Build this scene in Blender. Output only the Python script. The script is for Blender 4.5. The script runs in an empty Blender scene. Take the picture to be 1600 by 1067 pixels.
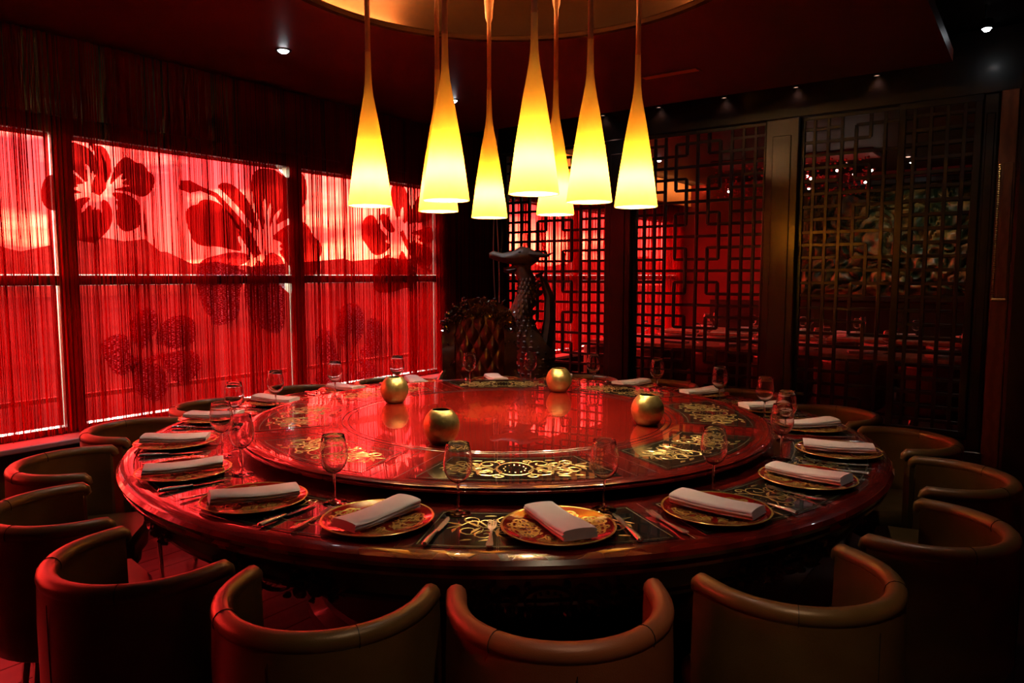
import bpy, math, random
from mathutils import Vector, Matrix
from math import sin, cos, pi, radians as rad

# ------------------------------------------------------------------ camera, sky, exposure
sc = bpy.context.scene
YAW = rad(35.948)
cam_d = bpy.data.cameras.new('camera'); cam = bpy.data.objects.new('camera', cam_d)
sc.collection.objects.link(cam); sc.camera = cam
cam.location = (4.908, 0.0, 1.49)
cam.rotation_euler = (rad(90 - 5.194), 0, YAW)
cam_d.sensor_width = 36; cam_d.lens = 36 * 1133 / 1600; cam_d.clip_start = 0.05; cam_d.clip_end = 500

sc.view_settings.view_transform = 'Standard'; sc.view_settings.look = 'None'
sc.view_settings.exposure = 0.0; sc.view_settings.gamma = 1.0; sc.view_settings.use_curve_mapping = False
try:
    sc.cycles.use_denoising = True
    sc.cycles.denoiser = 'OPENIMAGEDENOISE'
    sc.cycles.max_bounces = 10; sc.cycles.diffuse_bounces = 3; sc.cycles.glossy_bounces = 5
    sc.cycles.transmission_bounces = 8; sc.cycles.transparent_max_bounces = 24
    sc.cycles.sample_clamp_indirect = 6.0; sc.cycles.caustics_reflective = False; sc.cycles.caustics_refractive = False
except Exception:
    pass

SKY_STRENGTH = 33.0
world = bpy.data.worlds.new('evening_sky'); sc.world = world; world.use_nodes = True
wn = world.node_tree.nodes; wl = world.node_tree.links; wn.clear()
w_out = wn.new('ShaderNodeOutputWorld'); w_bg = wn.new('ShaderNodeBackground')
w_tc = wn.new('ShaderNodeTexCoord'); w_sep = wn.new('ShaderNodeSeparateXYZ')
w_map = wn.new('ShaderNodeMapping'); w_map.inputs['Scale'].default_value = (2.2, 2.2, 9)
w_noise = wn.new('ShaderNodeTexNoise'); w_noise.inputs['Scale'].default_value = 2.4; w_noise.inputs['Detail'].default_value = 5
w_ramp = wn.new('ShaderNodeValToRGB')            # sky colour over elevation
e = w_ramp.color_ramp.elements
e[0].position = 0.035; e[0].color = (1.5, 1.32, 0.85, 1)
e[1].position = 0.13; e[1].color = (0.78, 0.74, 0.72, 1)
x = e.new(0.45); x.color = (0.52, 0.55, 0.66, 1)
w_cl = wn.new('ShaderNodeValToRGB')              # bright gaps in the cloud
e = w_cl.color_ramp.elements
e[0].position = 0.50; e[0].color = (0.75, 0.75, 0.75, 1); e[1].position = 0.68; e[1].color = (6.5, 5.6, 3.6, 1)
w_mul = wn.new('ShaderNodeMix'); w_mul.data_type = 'RGBA'; w_mul.blend_type = 'MULTIPLY'; w_mul.inputs[0].default_value = 1
wl.new(w_tc.outputs['Generated'], w_sep.inputs[0]); wl.new(w_sep.outputs['Z'], w_ramp.inputs[0])
wl.new(w_tc.outputs['Generated'], w_map.inputs[0]); wl.new(w_map.outputs[0], w_noise.inputs['Vector'])
wl.new(w_noise.outputs['Fac'], w_cl.inputs[0])
wl.new(w_ramp.outputs[0], w_mul.inputs[6]); wl.new(w_cl.outputs[0], w_mul.inputs[7])
wl.new(w_mul.outputs[2], w_bg.inputs['Color']); w_bg.inputs['Strength'].default_value = SKY_STRENGTH
wl.new(w_bg.outputs[0], w_out.inputs[0])

# ------------------------------------------------------------------ helpers
COL = sc.collection
random.seed(7)
NX, NY = cos(YAW), sin(YAW)
def place(X, Z):
    """point given as metres right of / ahead of the doorway viewpoint -> room x, y"""
    return X * NX - Z * NY + 4.908, X * NY + Z * NX
TX, TY = place(-0.025, 3.46)          # centre of the round table
TOP = 0.764                           # table top height
SUS = 0.821                           # turntable height
def around(a, r):
    """a: degrees round the table from the doorway side (positive to the right)"""
    p = rad(a) - pi / 2 + YAW
    return TX + r * cos(p), TY + r * sin(p)
def facing(a): return rad(a) + YAW    # local +y looks at the table centre

class MB:
    def __init__(s): s.v = []; s.f = []
    def add(s, v, f):
        n = len(s.v); s.v += [tuple(p) for p in v]; s.f += [tuple(i + n for i in q) for q in f]; return s
    def box(s, c, d, rz=0.0):
        x, y, z = c; a, b, h = d[0] / 2, d[1] / 2, d[2] / 2; cs, sn = cos(rz), sin(rz)
        v = []
        for k in ((-1,-1,-1),(1,-1,-1),(1,1,-1),(-1,1,-1),(-1,-1,1),(1,-1,1),(1,1,1),(-1,1,1)):
            px, py = k[0]*a, k[1]*b
            v.append((x + px*cs - py*sn, y + px*sn + py*cs, z + k[2]*h))
        return s.add(v, [(0,3,2,1),(4,5,6,7),(0,1,5,4),(1,2,6,5),(2,3,7,6),(3,0,4,7)])
    def bbox(s, c, d, b=0.004):
        """box with chamfered vertical and top edges"""
        x, y, z = c; hx, hy, hz = d[0]/2, d[1]/2, d[2]/2; b = min(b, hx*.9, hy*.9, hz*.9)
        def ring(i, zz): return [(x+sx*(hx-i[0])+0, y+sy*(hy-i[1]), zz) for sx, sy, i in ((-1,-1,(b,0)),(1,-1,(b,0)),(1,-1,(0,b)),(1,1,(0,b)),(1,1,(b,0)),(-1,1,(b,0)),(-1,1,(0,b)),(-1,-1,(0,b)))]
        def ring2(zz): return [(x+sx*(hx-i), y+sy*(hy-j), zz) for sx, sy, i, j in ((-1,-1,b*1.6,b),(1,-1,b*1.6,b),(1,-1,b,b*1.6),(1,1,b,b*1.6),(1,1,b*1.6,b),(-1,1,b*1.6,b),(-1,1,b,b*1.6),(-1,-1,b,b*1.6))]
        L = [ring2(z-hz), ring((b,b), z-hz+b), ring((b,b), z+hz-b), ring2(z+hz)]
        return s.loft(L, True, True, True)
    def loft(s, rings, closed=True, cap0=False, cap1=False):
        n = len(rings[0]); v = [p for r in rings for p in r]; f = []
        for i in range(len(rings)-1):
            for j in range(n if closed else n-1):
                k = (j+1) % n
                f.append((i*n+j, i*n+k, (i+1)*n+k, (i+1)*n+j))
        if cap0: f.append(tuple(range(n-1, -1, -1)))
        if cap1: f.append(tuple((len(rings)-1)*n + j for j in range(n)))
        return s.add(v, f)
    def lathe(s, prof, n=48, c=(0,0,0), a0=0.0, a1=2*pi):
        full = abs(a1 - a0 - 2*pi) < 1e-6
        rings = []
        for k in range(n if full else n+1):
            a = a0 + (a1-a0)*k/n
            rings.append([(c[0]+r*cos(a), c[1]+r*sin(a), c[2]+z) for r, z in prof])
        m = len(prof); v = [p for r in rings for p in r]; f = []
        N = len(rings)
        for i in range(N if full else N-1):
            i2 = (i+1) % N
            for j in range(m-1):
                q = [i*m+j, i2*m+j, i2*m+j+1, i*m+j+1]
                f.append(tuple(q))
        return s.add(v, f)
    def tube(s, path, rad_, n=8, cap=True, flat=None):
        """sweep; rad_ number or list; flat = (sx, sz) squash"""
        P = [Vector(p) for p in path]; m = len(P)
        R = rad_ if isinstance(rad_, (list, tuple)) else [rad_]*m
        rings = []; up = Vector((0,0,1))
        t0 = (P[1]-P[0]).normalized()
        if abs(t0.z) > .95: up = Vector((0,1,0))
        side = t0.cross(up).normalized()
        for i in range(m):
            t = (P[min(i+1,m-1)] - P[max(i-1,0)]).normalized()
            side = (side - t*side.dot(t)).normalized(); nrm = side.cross(t)
            sx, sz = flat or (1,1)
            rings.append([tuple(P[i] + side*(cos(2*pi*k/n)*R[i]*sx) + nrm*(sin(2*pi*k/n)*R[i]*sz)) for k in range(n)])
        return s.loft(rings, True, cap, cap)
    def ball(s, c, r, n=10, m=7):
        sx, sy, sz = r if isinstance(r, (tuple, list)) else (r, r, r)
        rings = []
        for i in range(1, m):
            a = pi*i/m - pi/2
            rings.append([(c[0]+sx*cos(a)*cos(2*pi*k/n), c[1]+sy*cos(a)*sin(2*pi*k/n), c[2]+sz*sin(a)) for k in range(n)])
        return s.loft(rings, True, True, True)
    def mesh(s, name, smooth=False):
        me = bpy.data.meshes.new(name); me.from_pydata(s.v, [], s.f); me.validate(); 
        if smooth:
            me.polygons.foreach_set('use_smooth', [True]*len(me.polygons))
            try: me.set_sharp_from_angle(angle=rad(smooth if smooth is not True else 42))
            except Exception: pass
        me.update(); return me
    def build(s, name, mat, parent=None, smooth=False, loc=(0,0,0), rz=0.0):
        return obj(name, s.mesh(name, smooth), mat, parent, loc, rz)

def obj(name, me, mat=None, parent=None, loc=(0,0,0), rz=0.0, scale=None):
    o = bpy.data.objects.new(name, me)
    if mat is not None and me is not None and len(me.materials) == 0: me.materials.append(mat)
    COL.objects.link(o); o.location = loc; o.rotation_euler = (0,0,rz)
    if scale: o.scale = scale
    if parent: o.parent = parent
    return o
def tag(o, label=None, cat=None, group=None, kind=None):
    if label: o['label'] = label
    if cat: o['category'] = cat
    if group: o['group'] = group
    if kind: o['kind'] = kind
    return o
def thing(name, label, cat, loc=(0,0,0), rz=0.0, group=None, kind=None):
    o = bpy.data.objects.new(name, None); COL.objects.link(o); o.location = loc; o.rotation_euler = (0,0,rz)
    o.empty_display_size = .1
    return tag(o, label, cat, group, kind)
def dup(root, loc, rz, label=None, group=None, mats=None):
    def cp(o, parent):
        c = o.copy(); COL.objects.link(c); c.parent = parent
        for ch in o.children: cp(ch, c)
        return c
    r = cp(root, None); r.location = loc; r.rotation_euler = (0,0,rz)
    if label: r['label'] = label
    if group: r['group'] = group
    return r
def swap_mat(root, old, new):
    for ch in root.children_recursive:
        if ch.type == 'MESH' and ch.data.materials and ch.data.materials[0] == old:
            ch.material_slots[0].link = 'OBJECT'; ch.material_slots[0].material = new

# ------------------------------------------------------------------ materials
def pmat(name, col, rough=.5, metal=0., coat=0., noise=None, bump=None, spec=None, sheen=0., transl=None, wave=None, coat_r=.03):
    """noise=(colour2, scale, lo, hi)  bump=(scale, strength)  wave=(colour2, scale, distortion, axis)"""
    m = bpy.data.materials.new(name); m.use_nodes = True
    n = m.node_tree.nodes; l = m.node_tree.links; b = n['Principled BSDF']
    b.inputs['Base Color'].default_value = (*col, 1); b.inputs['Roughness'].default_value = rough
    b.inputs['Metallic'].default_value = metal; b.inputs['Coat Weight'].default_value = coat
    b.inputs['Coat Roughness'].default_value = coat_r
    if spec is not None: b.inputs['Specular IOR Level'].default_value = spec
    if sheen: b.inputs['Sheen Weight'].default_value = sheen
    tc = n.new('ShaderNodeTexCoord')
    if noise:
        c2, s, lo, hi = noise
        t = n.new('ShaderNodeTexNoise'); t.inputs['Scale'].default_value = s; t.inputs['Detail'].default_value = 4
        r = n.new('ShaderNodeValToRGB'); e = r.color_ramp.elements
        e[0].position = lo; e[0].color = (*col, 1); e[1].position = hi; e[1].color = (*c2, 1)
        l.new(tc.outputs['Object'], t.inputs['Vector']); l.new(t.outputs['Fac'], r.inputs[0]); l.new(r.outputs[0], b.inputs['Base Color'])
    if wave:
        c2, s, d, ax = wave
        t = n.new('ShaderNodeTexWave'); t.bands_direction = ax; t.inputs['Scale'].default_value = s; t.inputs['Distortion'].default_value = d
        t.inputs['Detail'].default_value = 3; t.inputs['Detail Scale'].default_value = 1.5
        r = n.new('ShaderNodeValToRGB'); e = r.color_ramp.elements
        e[0].position = .2; e[0].color = (*col, 1); e[1].position = .9; e[1].color = (*c2, 1)
        l.new(tc.outputs['Object'], t.inputs['Vector']); l.new(t.outputs['Fac'], r.inputs[0]); l.new(r.outputs[0], b.inputs['Base Color'])
    if bump:
        s, st = bump
        t = n.new('ShaderNodeTexNoise'); t.inputs['Scale'].default_value = s; t.inputs['Detail'].default_value = 3
        k = n.new('ShaderNodeBump'); k.inputs['Strength'].default_value = st; k.inputs['Distance'].default_value = .002
        l.new(tc.outputs['Object'], t.inputs['Vector']); l.new(t.outputs['Fac'], k.inputs['Height']); l.new(k.outputs[0], b.inputs['Normal'])
    return m
def emat(name, col, s):
    m = bpy.data.materials.new(name); m.use_nodes = True; n = m.node_tree.nodes; n.clear()
    o = n.new('ShaderNodeOutputMaterial'); e_ = n.new('ShaderNodeEmission')
    e_.inputs[0].default_value = (*col, 1); e_.inputs[1].default_value = s
    m.node_tree.links.new(e_.outputs[0], o.inputs[0]); return m
def filmmat(name, col, col2=None, scale=8, ior=1.33, rough=.05, speck=None, diffuse=None):
    """clear or tinted sheet: tinted transparency plus a Fresnel sheen; speck = light threads caught in it"""
    m = bpy.data.materials.new(name); m.use_nodes = True; n = m.node_tree.nodes; l = m.node_tree.links; n.clear()
    o = n.new('ShaderNodeOutputMaterial'); t = n.new('ShaderNodeBsdfTransparent'); g = n.new('ShaderNodeBsdfGlossy')
    g.inputs['Roughness'].default_value = rough
    fr = n.new('ShaderNodeFresnel'); geo = n.new('ShaderNodeNewGeometry'); io = n.new('ShaderNodeMix')
    io.inputs[2].default_value = ior; io.inputs[3].default_value = 1/ior      # same sheen from either side of the sheet
    l.new(geo.outputs['Backfacing'], io.inputs[0]); l.new(io.outputs[0], fr.inputs[0])
    mx = n.new('ShaderNodeMixShader'); t.inputs[0].default_value = (*col, 1)
    l.new(fr.outputs[0], mx.inputs[0]); l.new(t.outputs[0], mx.inputs[1]); l.new(g.outputs[0], mx.inputs[2])
    last = mx
    if col2:
        tc = n.new('ShaderNodeTexCoord'); ns = n.new('ShaderNodeTexNoise'); ns.inputs['Scale'].default_value = scale
        r = n.new('ShaderNodeValToRGB'); r.color_ramp.elements[0].color = (*col, 1); r.color_ramp.elements[1].color = (*col2, 1)
        r.color_ramp.elements[0].position = .35; r.color_ramp.elements[1].position = .65
        l.new(tc.outputs['Object'], ns.inputs['Vector']); l.new(ns.outputs['Fac'], r.inputs[0]); l.new(r.outputs[0], t.inputs[0])
    if diffuse:
        dc, fac = diffuse; tl = n.new('ShaderNodeBsdfTranslucent'); tl.inputs[0].default_value = (*dc, 1)
        m3 = n.new('ShaderNodeMixShader'); m3.inputs[0].default_value = fac
        l.new(last.outputs[0], m3.inputs[1]); l.new(tl.outputs[0], m3.inputs[2]); last = m3
    if speck:
        sc_col, dens = speck
        tc = n.new('ShaderNodeTexCoord'); mp = n.new('ShaderNodeMapping'); mp.inputs['Scale'].default_value = (1, 55, 190)
        ns = n.new('ShaderNodeTexNoise'); ns.inputs['Scale'].default_value = 1.0; ns.inputs['Detail'].default_value = 1
        r = n.new('ShaderNodeValToRGB'); r.color_ramp.elements[0].position = dens; r.color_ramp.elements[1].position = dens + .05
        d = n.new('ShaderNodeBsdfTranslucent'); d.inputs[0].default_value = (*sc_col, 1)
        d2 = n.new('ShaderNodeBsdfDiffuse'); d2.inputs[0].default_value = (*sc_col, 1)
        ad = n.new('ShaderNodeMixShader'); ad.inputs[0].default_value = .82
        l.new(d.outputs[0], ad.inputs[1]); l.new(d2.outputs[0], ad.inputs[2])
        m2 = n.new('ShaderNodeMixShader')
        l.new(tc.outputs['Object'], mp.inputs[0]); l.new(mp.outputs[0], ns.inputs['Vector']); l.new(ns.outputs['Fac'], r.inputs[0])
        l.new(r.outputs[0], m2.inputs[0]); l.new(last.outputs[0], m2.inputs[1]); l.new(ad.outputs[0], m2.inputs[2]); last = m2
    l.new(last.outputs[0], o.inputs[0]); return m
def shademat(name, col, mix=.7, inner=None):
    m = bpy.data.materials.new(name); m.use_nodes = True; n = m.node_tree.nodes; l = m.node_tree.links; n.clear()
    o = n.new('ShaderNodeOutputMaterial'); t = n.new('ShaderNodeBsdfTranslucent'); d = n.new('ShaderNodeBsdfDiffuse')
    tc = n.new('ShaderNodeTexCoord'); ns = n.new('ShaderNodeTexNoise'); ns.inputs['Scale'].default_value = 60
    r = n.new('ShaderNodeValToRGB'); r.color_ramp.elements[0].color = (*[c*.93 for c in col], 1); r.color_ramp.elements[1].color = (*col, 1)
    l.new(tc.outputs['Object'], ns.inputs['Vector']); l.new(ns.outputs['Fac'], r.inputs[0])
    l.new(r.outputs[0], t.inputs[0])
    if inner: d.inputs[0].default_value = (*inner, 1)
    else: l.new(r.outputs[0], d.inputs[0])
    mx = n.new('ShaderNodeMixShader'); mx.inputs[0].default_value = mix
    l.new(d.outputs[0], mx.inputs[1]); l.new(t.outputs[0], mx.inputs[2]); l.new(mx.outputs[0], o.inputs[0]); return m

M = {}
M['lacquer']   = pmat('red_lacquer_wood', (.115,.0042,.003), .22, coat=1., wave=((.20,.009,.005), 2.2, 9, 'X'), coat_r=.018)
M['lacquer_hi'] = pmat('red_lacquer_centre', (.15,.0045,.003), .2, coat=1., noise=((.21,.008,.004), 5, .3, .7), coat_r=.015)
M['medallion'] = pmat('bright_red_veneer', (.36,.016,.008), .2, coat=1., coat_r=.015, noise=((.30,.012,.006), 9, .3, .7))
M['inlay_dark'] = pmat('black_green_lacquer', (.010,.011,.008), .2, coat=1., coat_r=.015, noise=((.016,.015,.009), 7, .3, .7))
M['line_dark'] = pmat('dark_string_line', (.012,.003,.003), .3, coat=.5)
M['line_gilt'] = pmat('thin_gilt_line', (.10,.085,.05), .35, metal=.6)
M['gold']      = pmat('gilt_inlay', (.62,.43,.13), .28, metal=.85, noise=((.80,.62,.26), 40, .35, .7))
M['carved']    = pmat('dark_carved_wood', (.09,.035,.014), .28, metal=.4, coat=.5, noise=((.24,.14,.045), 30, .4, .75))
M['table_base'] = pmat('dark_red_wood', (.05,.004,.003), .3, coat=.5, noise=((.08,.008,.005), 6, .3, .7))
M['leather']   = pmat('bronze_leather', (.185,.095,.028), .34, metal=.2, coat=.2, coat_r=.22, noise=((.24,.13,.042), 9, .35, .7), bump=(420,.25))
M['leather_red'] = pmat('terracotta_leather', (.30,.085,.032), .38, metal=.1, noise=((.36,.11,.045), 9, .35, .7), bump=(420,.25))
M['leather_brown'] = pmat('brown_leather', (.20,.055,.028), .4, metal=.1, noise=((.24,.075,.035), 9, .35, .7), bump=(420,.25))
M['stitch']    = pmat('dark_seam', (.03,.016,.008), .7)
M['chrome']    = pmat('polished_steel', (.78,.74,.68), .12, metal=1., noise=((.70,.66,.6), 30, .3, .7))
M['silver']    = pmat('silver_cutlery', (.86,.80,.72), .27, metal=1., noise=((.78,.72,.62), 50, .3, .7))
M['plate']     = pmat('maroon_glaze', (.27,.008,.006), .12, coat=1., noise=((.32,.012,.008), 14, .3, .7))
M['plate_gold'] = pmat('plate_gilding', (.72,.50,.13), .25, metal=.55, noise=((.60,.36,.08), 30, .35, .65))
M['napkin']    = pmat('white_linen', (.80,.74,.72), .85, sheen=.3, noise=((.74,.68,.66), 18, .3, .7), bump=(700,.25))
M['vase']      = pmat('hammered_brass', (.42,.30,.085), .34, metal=.9, noise=((.56,.43,.16), 38, .35, .7), bump=(75,.8))
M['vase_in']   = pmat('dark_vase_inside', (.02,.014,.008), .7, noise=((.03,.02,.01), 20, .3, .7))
M['glass']     = pmat('wine_glass', (.98,.97,.97), .0, noise=((.96,.96,.96), 3, .3, .7)); M['glass'].node_tree.nodes['Principled BSDF'].inputs['Transmission Weight'].default_value = 1.0; M['glass'].node_tree.nodes['Principled BSDF'].inputs['IOR'].default_value = 1.45
M['wall_dark'] = pmat('dark_brown_wall', (.030,.012,.006), .55, noise=((.038,.016,.008), 5, .3, .7))
M['wall_red']  = pmat('deep_red_wall', (.22,.008,.006), .6, noise=((.26,.012,.008), 4, .3, .7))
M['ceiling']   = pmat('dark_red_ceiling', (.105,.014,.006), .42, noise=((.12,.017,.007), 3, .3, .7))
M['ceiling_dark'] = pmat('near_black_ceiling', (.012,.008,.006), .3, noise=((.016,.010,.008), 4, .3, .7))
M['cove']      = pmat('gilded_cove', (.036,.011,.003), .75, spec=.08, noise=((.046,.014,.004), 3, .3, .7))
M['black_wood'] = pmat('black_lacquer_wood', (.0055,.0036,.0028), .34, spec=.35, coat=.12, coat_r=.15, noise=((.012,.007,.005), 8, .3, .7))
M['post_wood'] = pmat('dark_brown_post', (.028,.013,.006), .28, coat=.4, coat_r=.15, noise=((.038,.018,.008), 8, .3, .7))
M['floor_wood'] = pmat('dark_red_floorboard', (.030,.008,.005), .4, coat=.15, coat_r=.25, wave=((.05,.013,.007), 3, 6, 'X'))
M['floor_base'] = pmat('underfloor', (.02,.008,.005), .7, noise=((.03,.01,.006), 5, .3, .7))
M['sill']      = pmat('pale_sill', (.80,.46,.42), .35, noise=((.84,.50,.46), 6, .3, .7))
M['frame']     = pmat('dark_window_frame', (.030,.006,.005), .4, noise=((.04,.009,.007), 10, .3, .7))
M['glass_pane'] = filmmat('clear_glazing', (.97,.97,.98), rough=.02)
M['film']      = filmmat('red_window_film', (.33,.0118,.0126), (.37,.0135,.0143), 1.5, rough=.25)
M['decal']     = filmmat('dark_red_film', (.22,.10,.10), (.25,.11,.11), 5, rough=.3, diffuse=((.085,.002,.003), .8), speck=((.42,.30,.36), .72))
M['decal_weave'] = filmmat('woven_red_film', (.26,.10,.13), (.30,.12,.15), 9, rough=.4, diffuse=((.05,.003,.008), .7), speck=((.70,.64,.92), .55))
M['outside_ground'] = pmat('terrace_paving', (.020,.018,.014), .9, spec=.1, noise=((.050,.042,.034), .35, .35, .65))
M['hill']      = pmat('wooded_hillside', (.050,.055,.035), .95, noise=((.11,.10,.07), .6, .35, .7))
M['rail_metal'] = pmat('dark_railing', (.03,.03,.03), .5, noise=((.05,.05,.05), 20, .3, .7))
M['shade']     = shademat('amber_lamp_fabric', (.80,.33,.022), .55, (1.0,.76,.36))
M['sleeve']    = pmat('brown_lamp_sleeve', (.72,.25,.06), .6, noise=((.80,.30,.09), 40, .3, .7))
M['bulb']      = emat('warm_bulb', (1.0,.74,.44), 950)
M['lens_white'] = emat('white_downlight_lens', (.92,.96,1.0), 22)
M['lens_warm'] = emat('warm_downlight_lens', (1.0,.55,.40), 1.2)
M['cove_strip'] = emat('cove_light_strip', (1.0,.54,.20), 720)
M['metal_dark'] = pmat('black_metal', (.02,.02,.02), .35, metal=.6, noise=((.03,.03,.03), 20, .3, .7))
M['oxblood']   = pmat('oxblood_leather', (.13,.020,.011), .26, coat=.3, noise=((.11,.018,.009), 12, .3, .7))
M['throne_wood'] = pmat('dark_carved_rosewood', (.055,.018,.012), .22, coat=1., noise=((.085,.034,.020), 25, .3, .7))
M['statue']    = pmat('brown_carved_statue', (.050,.022,.010), .55, noise=((.09,.040,.018), 22, .3, .7), bump=(45,1.0))
M['leaf']      = pmat('dark_green_leaf', (.018,.030,.010), .45, noise=((.03,.045,.015), 20, .3, .7))
M['pot']       = pmat('black_glazed_pot', (.02,.008,.007), .3, coat=.4, noise=((.03,.012,.01), 15, .3, .7))
M['tan_top']   = pmat('tan_wood_top', (.33,.20,.10), .4, wave=((.40,.26,.14), 4, 5, 'X'))
M['gold_trim'] = pmat('gilded_moulding', (.55,.36,.10), .3, metal=.9, noise=((.65,.46,.18), 60, .3, .7))
M['pilaster']  = pmat('brown_veneer', (.075,.026,.010), .4, wave=((.11,.04,.016), 5, 6, 'X'))
M['bead']      = pmat('red_crystal_bead', (.45,.012,.016), .05, coat=1., noise=((.6,.03,.03), 60, .3, .7))
M['bulb_small'] = emat('sparkle_bulb', (1.0,.78,.62), 30)
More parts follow.
